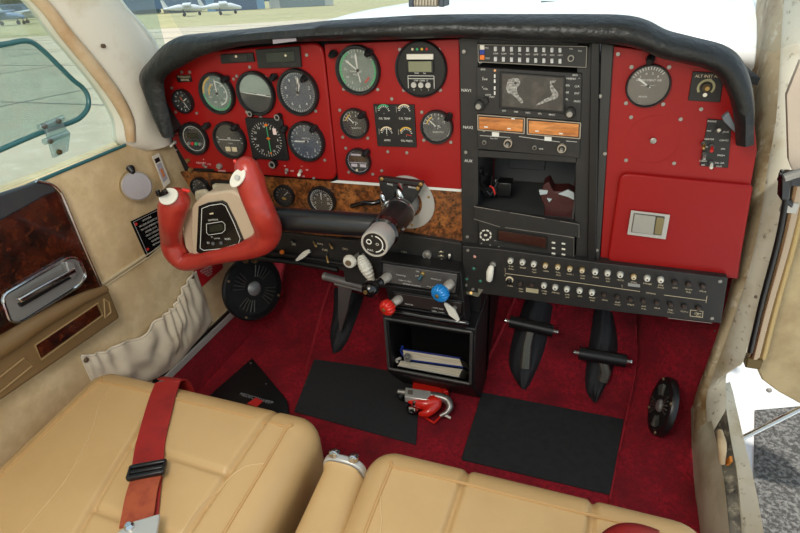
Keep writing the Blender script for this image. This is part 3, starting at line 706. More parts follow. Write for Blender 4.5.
b = MB(); b.obox(c+Vector((-.012,-.0052,.0)), (.009,0,-.001), (0,.0004,0), (0,0,.0007)); b.obox(c+Vector((.012,-.0052,-.002)), (.009,0,-.001), (0,.0004,0), (0,0,.0007)); b.obox(c+Vector((0,-.005,-.0015)), (.032,0,-.004), (0,.0003,0), (0,0,.0006)); b.build('aircraft_symbol', white_m, ai)
gauge('altimeter', 'slate blue altimeter with white number ring, top right of six', 299,92,.083, face_bl, light=[(307,77),(276,76)], ticks=[(50,0,352.8,.88,.98,.018)], nums=[(i*2*pi/10, str(i)) for i in range(10)], numr=.70, numh=.11, texts=[('ALT',0,.2,.09)], needles=[(8,.75,.05,white_m),(14,.5,.08,white_m)], knobs=[(280,116,.0065,black_s)])
t = gauge('digital_timer', 'round black digital clock with white oval ring, lower left', 195.3,138,.068, face_bk, light=(209,124.5), texts=[('CLOCK',0,.72,.12)])
c = D(195.3,138,-.004); b = MB(); b.arc(c, .0245,.0258, 0, 2*pi, -.0048, 40); b.build('dial_ring', white_m, t)
MB().obox(c+Vector((0,-.006,.006)), (.014,0,0), (0,.0008,0), (0,0,.0055)).build('display', lcd_d, t, bevel=.0006)
for k in range(4): MB().cyl(c+Vector((-.014+k*.0092,-.004,-.010)), c+Vector((-.014+k*.0092,-.0085,-.010)), .0033, n=16).build('button', [steel,redm,green_m,steel][k], t)
t = gauge('turn_coordinator', 'turn coordinator with white aeroplane bar and slip ball, lower row', 231,139.6,.075, face_dg, light=(237.5,126), ticks=[(2,-100,-80,.8,.95,.04),(2,80,100,.8,.95,.04)], texts=[('TURN',0,-.2,.09)])
c = D(231,139.6,-.004); b = MB(); b.obox(c+Vector((0,-.0056,.001)), (.025,0,0), (0,.0006,0), (0,0,.0008)); b.obox(c+Vector((0,-.0056,.003)), (.003,0,0), (0,.0006,0), (0,0,.003)); b.build('aircraft_symbol', white_m, t)
for s in (-1,1): MB().obox(c+Vector((s*.0075,-.0056,-.018)), (.006,0,0), (0,.0006,0), (0,0,.0048)).build('slip_window', cream_m, t, bevel=.002)
t = gauge('heading_situation_indicator', 'square black compass indicator with green course needle, lower row', 268.5,138.5,.080, face_bk, square=True, ticks=[(36,0,350,.86,.98,.02)], nums=N6(0,330,['N','3','6','E','12','15','S','21','24','W','30','33']), numr=.74, numh=.09, knobs=[(275,163,.008,black_s),(256,158,.004,black_s)])
c = D(268.5,138.5,-.0126)
MB().obox(c, (.0007,0,0), (0,.0004,0), (0,0,.027)).build('course_needle', green_m, t)
MB().obox(c+Vector((0,-.0006,.026)), (.003,0,0), (0,.0005,0), (0,0,.002)).build('heading_bug', orange_m, t); b = MB(); b.obox(c+Vector((0,-.0006,0)), (.004,0,0), (0,.0005,0), (0,0,.001)); b.obox(c+Vector((0,-.0006,0)), (.001,0,0), (0,.0005,0), (0,0,.003)); b.build('aircraft_symbol', orange_m, t); MB().obox(c+Vector((0,-.0006,-.029)), (.0015,0,0), (0,.0005,0), (0,0,.0015)).build('tail_mark', orange_m, t)
MB().obox(c+Vector((.016,0,.014)), (.0038,0,0), (0,.0004,0), (0,0,.006)).build('warning_flag', mat('flag_pink',(235,210,205),.6), t, bevel=.001)
MB().obox(c+Vector((.012,.004,.031)), (.003,0,0), (0,.0004,0), (0,0,.0035)).build('white_flag', white_m, t)
MB().obox(c+Vector((-.030,.004,-.006)), (.0022,0,0), (0,.0004,0), (0,0,.011)).build('red_scale', mat('scale_pink',(225,170,160),.6), t)
MB().obox(c+Vector((-.034,.004,.018)), (.002,0,0), (0,.0004,0), (0,0,.002)).build('yellow_mark', yellow_m, t)
gauge('vertical_speed_indicator', 'slate blue climb rate dial at lower right of the six', 307.3,141,.077, face_bl, light=[(316,127),(286,127.5)], ticks=[(24,-90,255,.86,.97,.03)], nums=N6(-50,230,['1','2','3','4','3','2','1']), numr=.7, numh=.12, texts=[('VERTICAL',0,.18,.09),('SPEED',0,.03,.09)], needles=[(270,.82,.045,white_m)])
gauge('manifold_pressure_gauge', 'large pale round manifold pressure dial with white needles', 358.7,70,.082, face_gr, light=[(335.5,52.7),(371,51.5)], ticks=[(36,-150,210,.84,.97,.022)], nums=N6(-150,-20,['5','10','15','20','25']), numr=.66, numh=.08, texts=[('MANIFOLD',-.1,-.05,.09),('PRESS',-.1,-.2,.09)], arcs=[(green_m,.86,.96,-130,-30),(green_m,.86,.96,60,140),(redm,.6,.68,120,150)], needles=[(-52,.8,.04,white_m),(-4,.82,.05,white_m),(170,.6,.03,white_m)], Y=0)
# engine monitor
t = gauge('engine_monitor', 'round black digital engine monitor with lcd and three buttons', 421.4,69,.089, black_s, Y=0, bez=.94, glass=False, proud=.008)
c = D(421.4,69,0)
MB().obox(c+Vector((0,-.006,.020)), (.0225,0,0), (0,.002,0), (0,0,.0042)).build('white_label', white_k, t, bevel=.0008)
MB().obox(c+Vector((0,-.0055,.004)), (.0225,0,0), (0,.002,0), (0,0,.0098)).build('display_bezel', black_g, t, bevel=.0008)
MB().obox(c+Vector((0,-.0075,.005)), (.0195,0,0), (0,.0008,0), (0,0,.0080)).build('display', lcd_m, t)
b = MB()
b.text('TEMP        OIL', c+Vector((0,-.0078,-.0055)), .0024); b.text('STEP  LEAN  LF', c+Vector((0,-.0045,-.0175)), .0028)
for k in range(3): b.text('012'[k], c+Vector((-.0125+k*.0125,-.0045,-.0325)), .0024)
for k in range(2): b.obox(c+Vector((0,-.0042,-.010-k*.0045)), (.022,0,0), (0,.0003,0), (0,0,.0004))
b.obox(c+Vector((-.0225,-.0042,-.02)), (.0004,0,0), (0,.0003,0), (0,0,.010)); b.obox(c+Vector((.0225,-.0042,-.02)), (.0004,0,0), (0,.0003,0), (0,0,.010))
b.build('lettering', white_m, t)
for k in range(3): MB().cyl(c+Vector((-.0125+k*.0125,-.003,-.0245)), c+Vector((-.0125+k*.0125,-.007,-.0245)), .0045, n=20).build('button', alu, t)
for k, mm in enumerate((cream_m, green_m, yellow_m, redm)): MB().lathe([(0,-.0018),(.002,-.001),(.002,0),(0,0)], c+Vector((-.013+k*.008,-.0035,.031)), (0,1,0), 12, close=False).build('indicator_light', mm, t)
# fuel gauges
fuel = lambda nm, lb, x, y, d, lt: gauge(nm, lb, x, y, d, face_bk, light=lt, Y=0, ticks=[(9,-75,60,.80,.96,.04)], texts=[('FUEL',.05,.05,.17),('QUANTITY',.1,-.35,.12)], nums=N6(-70,55,['0','4','8','12']), numr=.6, numh=.1, arcs=[(yellow_m,.70,.78,-75,-25),(white_m,.95,.98,-80,130)], needles=[(-48,.72,.04,white_m)])
fuel('fuel_gauge', 'small black fuel gauge left of the four-dial cluster', 355.5,123,.055,(364,113.5))
fuel('fuel_gauge', 'small black fuel gauge right of the four-dial cluster', 437.3,126.5,.058,(450,115))
t = gauge('fuel_flow_computer', 'small round digital fuel readout under the left fuel gauge', 359.3,160.5,.050, face_bk, Y=0, light=(368,151))
c = D(359.3,160.5,0); b = MB(); b.arc(c, .0205,.0213, 0, 2*pi, -.0048, 40); b.obox(c+Vector((0,-.0052,-.0025)), (.017,0,0), (0,.0004,0), (0,0,.0004)); b.obox(c+Vector((-.009,-.005,-.008)), (.006,0,0), (0,.0004,0), (0,0,.0028)); b.obox(c+Vector((.009,-.005,-.008)), (.006,0,0), (0,.0004,0), (0,0,.0028)); b.obox(c+Vector((-.004,-.005,.0125)), (.010,0,0), (0,.0004,0), (0,0,.0016)); b.build('dial_marking', mat('lav_white',(206,196,206),.5), t)
MB().obox(c+Vector((0,-.0052,.005)), (.0165,0,0), (0,.0006,0), (0,0,.0050)).build('display', mat('fuel_lcd',(70,50,28),.25,coat=.4), t)
c2 = c+Vector((-.004,-.005,-.017)); MB().lathe([(0,-.003),(.002,-.002),(.002,0),(0,0)], c2, (0,1,0), 12, close=False).build('button', cream_m, t)
# four gauge cluster
t = thing('engine_gauge_cluster', D(395,126,0), 'black square cluster of four small engine dials', 'gauge')
MB().plate(roundpoly(PU([(373,104.3),(414,104.8),(416.3,147.5),(377.5,146.2)], -.004), .001), -.004, 0).build('bezel', bezel_m, t, bevel=.0006)
for i, (x, y, s, nd) in enumerate(((384,112,'OIL TEMP',-10),(404.5,112,'CYL TEMP',-10),(387,134,'AMPS',0),(406.5,134.5,'OIL PRESS',100))):
    c = D(x, y, -.0042); b = MB()
    for k in range(9): a = rad(-75+150*k/8); b.tick(c, .0085, .0112, a, .0011, -.0004)
    b.text(s, c+Vector((0,-.0004,-.0115)), .0037); b.text('F', c+Vector((0,-.0004,-.003)), .002); b.build('dial_marking', white_m, t)
    MB().arc(c, .0115, .0135, rad(-65), rad(45), -.0005).build('range_arc', green_m if i in (0,) else (cream_m if i != 3 else yellow_m), t)
    b = MB(); b.obox(c+Vector((-.0145,-.0006,.004)), (.0005,0,-.0001), (0,.0003,0), (0,0,.005)); b.build('slot_mark', steel, t)
    if i in (2,3): b = MB(); a = rad(nd); b.tick(c, .0, .010, a, .0011, -.0008); b.build('needle', white_m if i == 2 else redm, t)
# right side gauge
gauge('suction_gauge', 'brownish round air pressure dial on right red panel', 647.8,85.5,.061, face_br, Y=0, bez=.92, ticks=[(13,-60,45,.80,.96,.03)], nums=N6(-45,40,['3','4','5','6']), numr=.62, numh=.09, texts=[('INSTRUMENT AIR',0,.28,.115),('INCHES   MERCURY',0,.02,.06),('BENDIX',-.15,-.55,.09)], needles=[(-55,.68,.05,white_m)], light=(650,58), proud=.008)
# wood subpanel and its gauges
wp = panel('wood_subpanel', [(180,172),(190,171),(337,182),(462,191.5),(462,246),(440,243),(270,232),(200,205)], .002, burl, 'burl wood strip under the red panels behind the yoke', thick=.006, rr=[.001]*8)
gauge('propeller_gauge', 'round black dial half hidden behind yoke on wood strip', 201.5,187,.046, face_bk, Y=0, ticks=[(12,-150,150,.8,.96,.05)], nums=N6(-120,120,['0','5','10','15','20']), numr=.6, numh=.12)
gauge('suction_dial', 'small brown-black dial on wood strip left of tachometer', 285,195,.046, face_bk, Y=0, ticks=[(8,-90,90,.7,.92,.05)], needles=[(50,.8,.05,white_m)], arcs=[(yellow_m,.2,.45,150,230)])
gauge('tachometer', 'black tachometer with white ring on the wood strip', 322.5,200,.060, face_bk, Y=0, ticks=[(24,-130,130,.78,.90,.035)], nums=N6(-110,110,['0','5','10','15','20','25','30']), numr=.6, numh=.12, arcs=[(white_m,.92,.96,-150,150)], needles=[(2,.7,.03,white_m)])
# clear/ivory push handles by the left wood gauge
t = thing('ivory_lever', D(204,195,-.02), 'ivory paddle knob in front of the dial behind the yoke', 'lever')
q = roundpoly(PU([(197,190),(207,188),(213,196),(206,203),(198,199)], -.02), .006); MB().plate(q, -.03, -.02).build('paddle', ivory_k, t, bevel=.003, seg=3); MB().cyl(D(204,195,-.02), D(203,194,.002), .003).build('shaft', steel, t)
t = thing('ivory_slider', D(222,187,-.01), 'horizontal ivory sliding handle just above yoke clock', 'lever')
MB().plate(roundpoly(PU([(211,180),(246,182),(246,192),(212,190)], -.004), .003), -.008, .002).build('slider_frame', black_s, t, bevel=.001)
MB().plate(roundpoly(PU([(214,183.5),(243,185),(243,190),(215,188.5)], -.012), .003), -.02, -.008).build('handle', ivory_k, t, bevel=.002)
# annunciators, placards and switches on the flight panel
t = thing('annunciator_panel', D(238,63,-.006), 'slim black annunciator strip above the airspeed dial', 'annunciator')
MB().plate(roundpoly(PU([(221,54.5),(253,52.5),(255,61.5),(222,63.5)], -.006), .001), -.009, -.003).build('bezel', black_p, t, bevel=.0006)
MB().plate(PU([(230,56.2),(247,55.2),(248,60.2),(231,61.2)], -.0092), -.0098, -.009).build('lamp_strip', mat('smoked_lens',(44,36,32),.3,coat=.4), t)
MB().cyl(D(236,56.5,-.009), D(236,56.5,-.011), .0022, n=12).build('lamp', cream_m, t)
t = thing('annunciator_panel', D(278,68,-.006), 'larger black annunciator box above altimeter with inset window', 'annunciator')
MB().plate(roundpoly(PU([(256,49.5),(299.5,46),(301.5,67),(259,68)], -.008), .001), -.011, -.003).build('bezel', black_p, t, bevel=.0008)
MB().plate(roundpoly(PU([(266,53),(294,50.8),(295,61.5),(267,63)], -.0112), .001), -.0125, -.011).build('window', mat('smoked_green',(40,44,36),.3,coat=.4), t, bevel=.0005)
MB().cyl(D(285.5,55.5,-.0125), D(285.5,55.5,-.0142), .002, n=12).build('lamp', cream_m, t)
t = thing('placard', D(184,82,-.0045), 'tiny black placard with cream lettering above the clock', 'placard')
MB().plate(PU([(176,75.5),(191,74.5),(192.5,81.5),(178,82.5)], -.0045), -.0052, -.0044).build('plate', black_s, t)
b = MB(); b.text('WARN OUT', D(184,77,-.0054), .0042, rot=.0); b.text('BEFORE', D(185,80,-.0054), .0042); b.build('lettering', cream_m, t)
def toggle(x, y, Y, label, m=white_k, px2=None, r=.0042, mB=steel, L=.016, tipr=.0026, cat='switch', name='toggle_switch', group=None):
    c = D(x, y, Y); t = thing(name, c, label, cat, group)
    MB().lathe([(r,0),(r,-.003),(r*.7,-.004),(0,-.004),(0,0)], c, (0,1,0), 6, close=False).build('nut', mB, t)
    e = D(px2[0], px2[1], Y-L) if px2 else c+Vector((.0,-L,-.006))
    MB().tube([c+Vector((0,-.003,0)), e], [tipr*.6, tipr], 12, cap='dome').build('lever', m, t); return t
toggle(175.5,142,-.004,'white toggle switch beside the digital clock, left border of panel', px2=(171,146))
toggle(287,170,-.004,'steel toggle switch below the climb dial, left one', m=steel, px2=(286,173))
toggle(301,171,-.004,'white toggle switch below the climb dial, right one', px2=(299,175), tipr=.0036)
toggle(204,165,-.004,'tiny steel toggle between the lettered lines under timer', m=steel, px2=(206,167), r=.003)
for x, y, r_, m_, l_ in ((188.7,160,.0048,brass,'brass push button under digital clock, upper one'),(191.5,169.3,.0048,brass,'brass push button under digital clock, lower one'),(220,165.8,.0062,steel,'round steel dimmer knob above its caption near the yoke horn')):
    c = D(x, y, -.004); t = thing('push_knob', c, l_, 'knob'); MB().lathe([(r_,0),(r_,-.005),(r_*.8,-.007),(0,-.007),(0,0)], c, (0,1,0), 18, close=False).build('knob', m_, t); MB().ring(c+Vector((0,-.007,0)), (0,-1,0), r_*.3, r_*.6, .0005, 16).build('knob_rim', chrome, t)
b = MB()
for x, y, s, h in ((201,163,'NAV/GPS',.0045),(209,164.5,'VTS',.0042),(203.5,159.5,'A',.004),(222,171,'DIMMER',.004),(292,171,'ON',.0036),(285,166,'UP',.003),(302,166.5,'LT',.003),(307,170,'GS',.0036),(303,176.5,'OFF',.0036),(176,133.5,'PITOT',.003),(176,150,'OFF',.003)): b.text(s, D(x, y, -.0044), h, rot=.02)
b.build('lettering', mat('pink_white',(232,200,200),.6), fp)
MB().plate(PU([(193,168),(214,169),(214.5,171.5),(195,170.8)], -.0045), -.0048, -.004).build('caption_strip', black_s, fp)
# right side items
t = panel('alternate_static_placard', [(693,71.5),(724.5,73.5),(720,102.5),(688,100.5)], -.003, black_p, 'square black placard with selector knob at upper right', r=.001, thick=.003, cat='placard')
b = MB(); b.text('ALT INST AIR', D(708,76.3,-.0034), .0040); b.text('OFF', D(709,80,-.0034), .003); b.build('lettering', cream_m, t)
c = D(706,87.5,-.0034); MB().arc(c, .0085, .0115, rad(-130), rad(130), -.0002).build('dial_arc', mat('khaki',(160,156,116),.5), t)
knob(t, 706, 87, -.003, .006, .012, mat('bronze',(80,70,54),.5,.4), brass); MB().cyl(D(705,95,-.003), D(705,95,-.008), .0028, n=14).build('pin', white_k, t)
t = panel('jack_placard', [(708,119),(732,121),(728,168),(700,166)], -.003, black_p, 'narrow tall black switch placard beside the right hood end', r=.001, thick=.003, cat='placard')
b = MB()
for x, y, s in ((712,121.5,'PHONE'),(709,131,'MIC'),(726,132,'JACK'),(709,139.3,'HEATER'),(724,140.5,'LIGHTS'),(705,147,'DEFR'),(723,149,'ON'),(721,155.5,'FRESH'),(703,161,'CABIN'),(719,163,'PULL AIR'),(703,165,'AIR'),(719,166.5,'OUT')): b.text(s, D(x, y, -.0034), .0026)
b.build('lettering', white_m, t)
for i, (x, y, mm) in enumerate(((718,131,white_k),(704,143.5,brass),(712,146.3,redm),(704.5,154.3,steel),(711.5,163,white_k))):
    c = D(x, y, -.003); MB().lathe([(.0042,0),(.0042,-.002),(.002,-.003),(0,-.003),(0,0)], c, (0,1,0), 12, close=False).build('switch_nut', grey_d, t)
    MB().tube([c+Vector((0,-.002,0)), c+Vector((-.001,-.010,-.004 if i != 0 else .004))], [.0018,.0026], 10, cap='dome').build('switch_lever', mm, t)
# glove box
t = thing('glove_box', D(672,262,-.004), 'red glove box with rounded lid in right panel', 'glove box')
q = roundpoly(PU([(620,172),(753,185),(737,277),(607,261.5)], -.004), [.016,.006,.006,.016], 8)
MB().plate(q, -.008, -.001).build('door', mat('red_door_paint',(150,18,16),.42,spec=.3,coat=.03,bump=(900,.05,.0004),var=[(7,.4,.75,(144,13,17))]), t, bevel=.0035, seg=4)
lq = MB(); qo = PU([(631,210),(670,214.5),(665.5,239),(627,234)], -.0102); lq.plate(roundpoly(qo, .001), -.0125, -.0100); dr = lq.build('latch', alu, t, bevel=.0008)
MB().plate(roundpoly(PU([(634,213),(665,216.5),(661.5,235.5),(631,232)], -.0125), .002), -.0132, -.0124).build('latch_recess', mat('latch_dark',(84,82,76),.4,.6), dr)
MB().plate(roundpoly(PU([(634.5,213.6),(655.5,216),(653,234),(631.5,231.4)], -.0132), .001), -.0160, -.0130).build('latch_paddle', mat('latch_plate',(168,166,158),.45,.5), dr, bevel=.0008)
MB().plate(roundpoly(PU([(656.5,217),(664.5,218),(661.5,235),(654,234)], -.0132), .003), -.0145, -.0130).build('latch_tongue', mat('latch_brass',(140,128,92),.4,.6), dr, bevel=.0008)

# ================================================================== LOWER PANELS
# breaker panel
bk = thing('circuit_breaker_panel', D(595,315,-.02), 'long black breaker panel running below the radios to the right', 'panel')
Yb = -.022
MB().plate(roundpoly(PU([(462,246),(500,249.5),(600,263),(728,278),(721,323.5),(600,310),(463,291)], Yb), .002), Yb, .02).build('plate', black_p, bk, bevel=.002)
for x, y in ((468,250),(720,281),(712,318),(473,289),(466,285)): screw(x, y, bk, Yb)
r1 = [(195,83),(228,87),(259,92),(291,96),(325,100),(358,105),(392,109),(428,113),(462,117),(497,121),(534,127),(571,131),(608,135),(647,142),(685,147),(724,152)]
r2 = [(192,137),(222,145),(254,149),(287,151),(318,156),(350,161),(385,165),(419,170),(453,176),(489,182),(525,189),(561,193),(598,198),(635,203),(673,208),(712,213)]
ordn = ['first','second','third','fourth','fifth','sixth','seventh','eighth','ninth','tenth','eleventh','twelfth','thirteenth','fourteenth','fifteenth','last']
def breaker_proto(m, mc, big=1.):
    t = thing('circuit_breaker', (0,0,0), 'breaker', 'circuit breaker', 'circuit breaker buttons on the lower panel')
    MB().lathe([(.0050*big,0),(.0050*big,-.002),(.0042*big,-.003),(0,-.003),(0,0)], (0,0,0), (0,1,0), 18, close=False).build('collar', mc, t)
    MB().lathe([(.0038*big,-.003),(.0038*big,-.007),(.003*big,-.008),(0,-.0082),(0,-.003)], (0,0,0), (0,1,0), 18, close=False).build('button', m, t)
    MB().lathe([(.0014*big,-.008),(.0014*big,-.0086),(0,-.0086),(0,-.008)], (0,0,0), (0,1,0), 10, close=False).build('rating_mark', grey_d, t)
    return t
pw = breaker_proto(white_k, steel, 1.15); pc = breaker_proto(cream_m, brass, 1.0); pk = breaker_proto(mat('brown_button',(70,54,44),.5), bezel_m, .95); pb = breaker_proto(black_g, cream_m, 1.4)
seen = set()
bl_words = ['FLAP','LDG','STALL','TURN','FUEL','START','PITOT','STROBE','NAV','COM 1','ADF','XPDR','DME','AUTO','TRIM','GEAR']
lt = MB()
for ri, row in enumerate((r1, r2)):
    for i, (x, y) in enumerate(row):
        X, Yp = 440+x/2.7586, 230+y/2.7586
        if ri == 0: pr_ = pw if i in (0,1,2,7,8,9,11,12) else (pc if i < 13 else pk)
        else: pr_ = pb if i == 0 else (pw if 3 <= i <= 7 else pk)
        p = D(X, Yp, Yb); col = {pw:'white', pc:'cream', pk:'dark', pb:'large ring-shaped'}[pr_]
        lb = '%s %s breaker from the left in the %s row' % (ordn[i] if i else 'first', col, ('upper','lower')[ri])
        if pr_ not in seen: pr_.location = p; pr_['label'] = lb; seen.add(pr_)
        else: dup(pr_, p, lb)
        lt.text(bl_words[(i*5+ri*3) % 16], D(X+.4, Yp+6.4, Yb-.0004), .0029, rot=-.03)
        if i % 2 == ri: lt.text(bl_words[(i*7+ri*5+2) % 16], D(X+.4, Yp+9, Yb-.0004), .0027, rot=-.03)
for seg in ([(505,268),(505.3,273.5),(560,280.5),(622,289),(622,285)],[(622,289),(640,291.5)],[(664,295),(706,300.5),(707,296),(706,303)],[(505,274.5),(505,276)]):
    lt.tube([D(x, y, Yb-.0003) for x, y in seg], .0004, 6)
lt.text('DIMMING', D(651,293.5,Yb-.0003), .0026, rot=-.03)
q = [(690.5,310),(703,311.5),(702.5,317.5),(690,316)]
for i in range(4): lt.tube([D(*q[i], Yb-.0003), D(*q[(i+1)%4], Yb-.0003)], .0004, 6)
lt.text('CB', D(696.5,313.8,Yb-.0004), .0042, rot=-.03)
lt.build('lettering', cream_m, bk)
MB().plate(PU([(526,287.8),(538.5,289.5),(538.2,293.5),(525.8,291.8)], Yb-.0006), Yb-.0006, Yb).build('caption_strip', mat('caption_khaki',(170,160,130),.5), bk)
MB().plate(PU([(628,283),(640,284.5),(640,287.5),(628,286)], Yb-.0006), Yb-.0006, Yb).build('caption_strip', mat('caption_grey',(150,150,146),.5), bk)
MB().tube([D(668,318,Yb-.0004), D(712,323.2,Yb-.0004)], .0006, 6).build('worn_edge', mat('worn_metal',(0,0,0)), bk)
for x, y, mm, l_ in ((475,256,mat('pinkish_lens',(196,140,124),.3,coat=.5),'pink landing light lens above the green lenses'),(474,268,green_m,'green lens directly below the pink lens'),(467,278.5,green_m,'lowest left green gear lens'),(480.5,280.5,green_m,'lower right green gear lens')):
    c = D(x, y, Yb); t = thing('indicator_light', c, l_, 'indicator light', 'gear lights left of the breakers')
    MB().ring(c, (0,-1,0), .003, .0042, .003, 18).build('collar', grey_d, t); MB().lathe([(.0032,0),(.0030,-.003),(0,-.0045),(0,0)], c, (0,1,0), 16, close=False).build('lens', mat('gear_green',(40,110,90),.3,coat=.5) if mm is green_m else mm, t)
t = thing('landing_gear_switch', D(491,268,Yb), 'white wheel-shaped gear switch hanging from steel nut', 'switch')
c = D(493,264,Yb); MB().lathe([(.006,0),(.006,-.004),(.004,-.006),(0,-.006),(0,0)], c, (0,1,0), 6, close=False).build('nut', steel, t)
MB().tube([c+Vector((0,-.005,0)), D(490,270,Yb-.018)], .002, 10).build('shaft', steel, t)
MB().tube([D(491,268,Yb-.016), D(490,272,Yb-.018), D(489.3,279,Yb-.018)], [.0055,.0068,.0060], 16, cap='dome').build('handle', white_k, t)
t = thing('bracket', D(472,288,-.02), 'small bare metal bracket hanging under the gear switch', 'bracket'); 
b = MB(); b.prism([D(x, y, -.02) for x, y in ((464,287),(482,289.5),(478,297),(466,294))], (0,.003,0)); b.prism([D(x, y, -.024) for x, y in ((478,289),(483,290),(478,297))], (0,.003,0)); b.build('bracket_plate', mat('raw_metal',(140,136,118),.5,.4), t)
MB().cyl(D(471,293,-.02), D(471,293,-.026), .003, n=12).build('bolt', brass, t)
# centre lower switch panel
cp = panel('centre_switch_panel', [(392,232),(462,244),(462,291),(462,300),(345,282),(342,262),(385,240)], -.010, black_p, 'black switch panel between wood strip and throttle controls', thick=.02)
b = MB()
for x, y, s in ((427,265,'CIGAR'),(451,266,'PRI VAC'),(441,252,'VENT'),(441,256,'LIGHT'),(441,260,'DOME'),(404,252,'CABIN'),(404,256,'HEAT'),(394,257,'PULL')): b.text(s, D(x, y, -.0104), .0030, rot=-.03)
b.build('lettering', cream_m, cp)
t = thing('cigar_lighter', D(427.5,254,-.01), 'round silver-faced lighter on black switch panel', 'lighter')
c = D(427.5,254,-.01); MB().ring(c, (0,-1,0), .0065, .0088, .006, 26).build('collar', steel, t); MB().lathe([(.0068,0),(.0062,-.006),(.003,-.008),(0,-.008),(0,0)], c, (0,1,0), 20, close=False).build('cap', mat('lighter_face',(140,134,124),.3,.4), t)
toggle(449.5,257.5,-.01,'white tipped toggle switch right of the lighter', px2=(449.5,255), mB=black_s, r=.006)
for k in range(3): MB().cyl(D(441+.2*k,251.5+k*4,-.010), D(441+.2*k,251.5+k*4,-.012), .0014, n=10).build('indicator_dot', cream_m, cp)
# pilot lower switch panel
lp = panel('pilot_switch_panel', [(205,238),(275,232),(345,240),(395,243),(392,262),(345,271),(300,265),(272,256),(215,262)], -.006, black_p, 'black lower switch panel beneath the control arm', thick=.02)
b = MB(); b.tube([D(240,256,-.012), D(300,263,-.012), D(338,270,-.012)], .006, 12, 3); b.tube([D(262,252,-.015), D(300,257,-.015), D(345,264,-.015)], .004, 10, 3); b.build('lower_rail', black_s, lp)
b = MB()
for x, y, s in ((294,245,'BAT'),(325,250,'FUEL'),(320,244,'MAG'),(345,249,'GEN')): b.text(s, D(x, y, -.0064), .0045, rot=-.05)
b.build('lettering', cream_m, lp)
for i, (x, y, x2, y2, mm, l_) in enumerate(((282.5,251,282,252,orange_m,'amber round switch closest to the yoke corner'),(314,241,316,246,brass,'brass toggle highest on the pilot switch panel'),(330,243,332,248,brass,'brass toggle right of the highest brass one'),(327,255,328,262,brass,'brass toggle hanging lowest on the pilot switch panel'),(292,241,294,244,steel,'steel toggle left of the brass toggles'))):
    toggle(x, y, -.006, l_, m=mm, px2=(x2, y2), r=.004, mB=black_s, tipr=.0055 if i == 0 else .0028, L=.012)
t = thing('ivory_toggle', D(305,257,-.01), 'ivory leaf-shaped lever beside the amber switch', 'lever')
q = [D(x, y, -.035) for x, y in ((295,260.5),(299,255.5),(304,251.5),(309,250.5),(308,254),(303,258.5),(297,261.5))]
b = MB(); b.prism(catmull(q, 3), (0,.005,0)); b.build('leaf', white_k, t, bevel=.001); MB().cyl(D(309,252,-.032), D(311,252,-.006), .0025).build('shaft', steel, t)
# white round knob and ribbed lever
t = thing('white_round_knob', D(349.7,260.7,-.03), 'round white knob with brown centre left of throttle', 'knob')
c = D(350.5,260.5,-.035); b = MB(); b.lathe([(.0085,.004),(.0125,.002),(.0145,-.003),(.0125,-.009),(.007,-.011),(0,-.011),(0,.004)], c, (0,1,0), 28, close=False); b.build('knob', white_k, t)
MB().lathe([(.0065,-.0108),(.0062,-.0125),(.003,-.0125),(0,-.012),(0,-.010)], c, (0,1,0), 18, close=False).build('centre_cap', mat('brown_cap',(130,110,84),.5,.3), t); MB().cyl(c, c+Vector((.01,.045,0)), .004).build('shaft', steel, t)
t = thing('flap_switch', D(366,268,-.03), 'white ribbed wedge handle beside the round white knob', 'handle')
b = MB()
pth = [D(361,256,-.022), D(363,262,-.030), D(366,268,-.036), D(369.5,275,-.036), D(372,281,-.030)]
P_ = catmull(pth, 5); R_ = [.0065+.0060*math.sin(pi*min(1,i/(len(P_)-1)*1.15))+(.0014 if i % 2 else 0) for i in range(len(P_))]
b.tube(P_, R_, 12, cap='flat'); b.build('ribbed_grip', white_k, t, sharp=20); MB().cyl(D(362,257,-.02), D(365,252,.0), .003).build('shaft', steel, t)

# ================================================================== CONSOLE, ENGINE CONTROLS
con = thing('centre_console', D(435,390,.0), 'black lower console box with open bin under engine controls', 'console')
b = MB(); xa, xb = -.348, -.150
prof = [(-.045,-.632),(-.045,-.78),(.045,-.902),(.45,-.902),(.45,-.50),(.0,-.50),(.0,-.632)]
# body built around the open bin
b.box((xa,-.045,-.645),(xb,.13,-.628)); b.box((xa+.002,.015,-.63),(xb-.002,.13,-.50)); b.box((xa,-.045,-.78),(xa+.012,.30,-.64)); b.box((xb-.012,-.045,-.78),(xb,.30,-.64))
b.prism([(xa,-.045,-.772),(xa,-.045,-.785),(xa,.045,-.899),(xa,.3,-.899),(xa,.3,-.87),(xa,.12,-.87),(xa,.06,-.865)], (xb-xa,0,0)); b.prism([(xa,-.04,-.77),(xa,.045,-.88),(xa,.3,-.88),(xa,.3,-.77)], (.012,0,0)); b.prism([(xb,-.04,-.77),(xb,.045,-.88),(xb,.3,-.88),(xb,.3,-.77)], (-.012,0,0))
b.box((xa,.10,-.88),(xb,.13,-.63)); b.build('console_body', mat('console_black',(20,19,19),.5,bump=(500,.15,.0006)), con, bevel=.003)
b = MB(); cs = [(-.342,-.634),(-.158,-.634),(-.158,-.772),(-.342,-.772)]
outer = roundpoly([Vector(p) for p in cs], .004); 
for i in range(4):
    a, c_ = cs[i], cs[(i+1)%4]; b.tube([(a[0],-.048,a[1]),(c_[0],-.048,c_[1])], .0032, 10)
b.build('bin_rim', mat('bin_rim_grey',(76,76,74),.4,.3), con)
b = MB(); b.box((xb-.001,-.02,-.90),(xb+.0,.0,-.9+.001)); b.b.free()
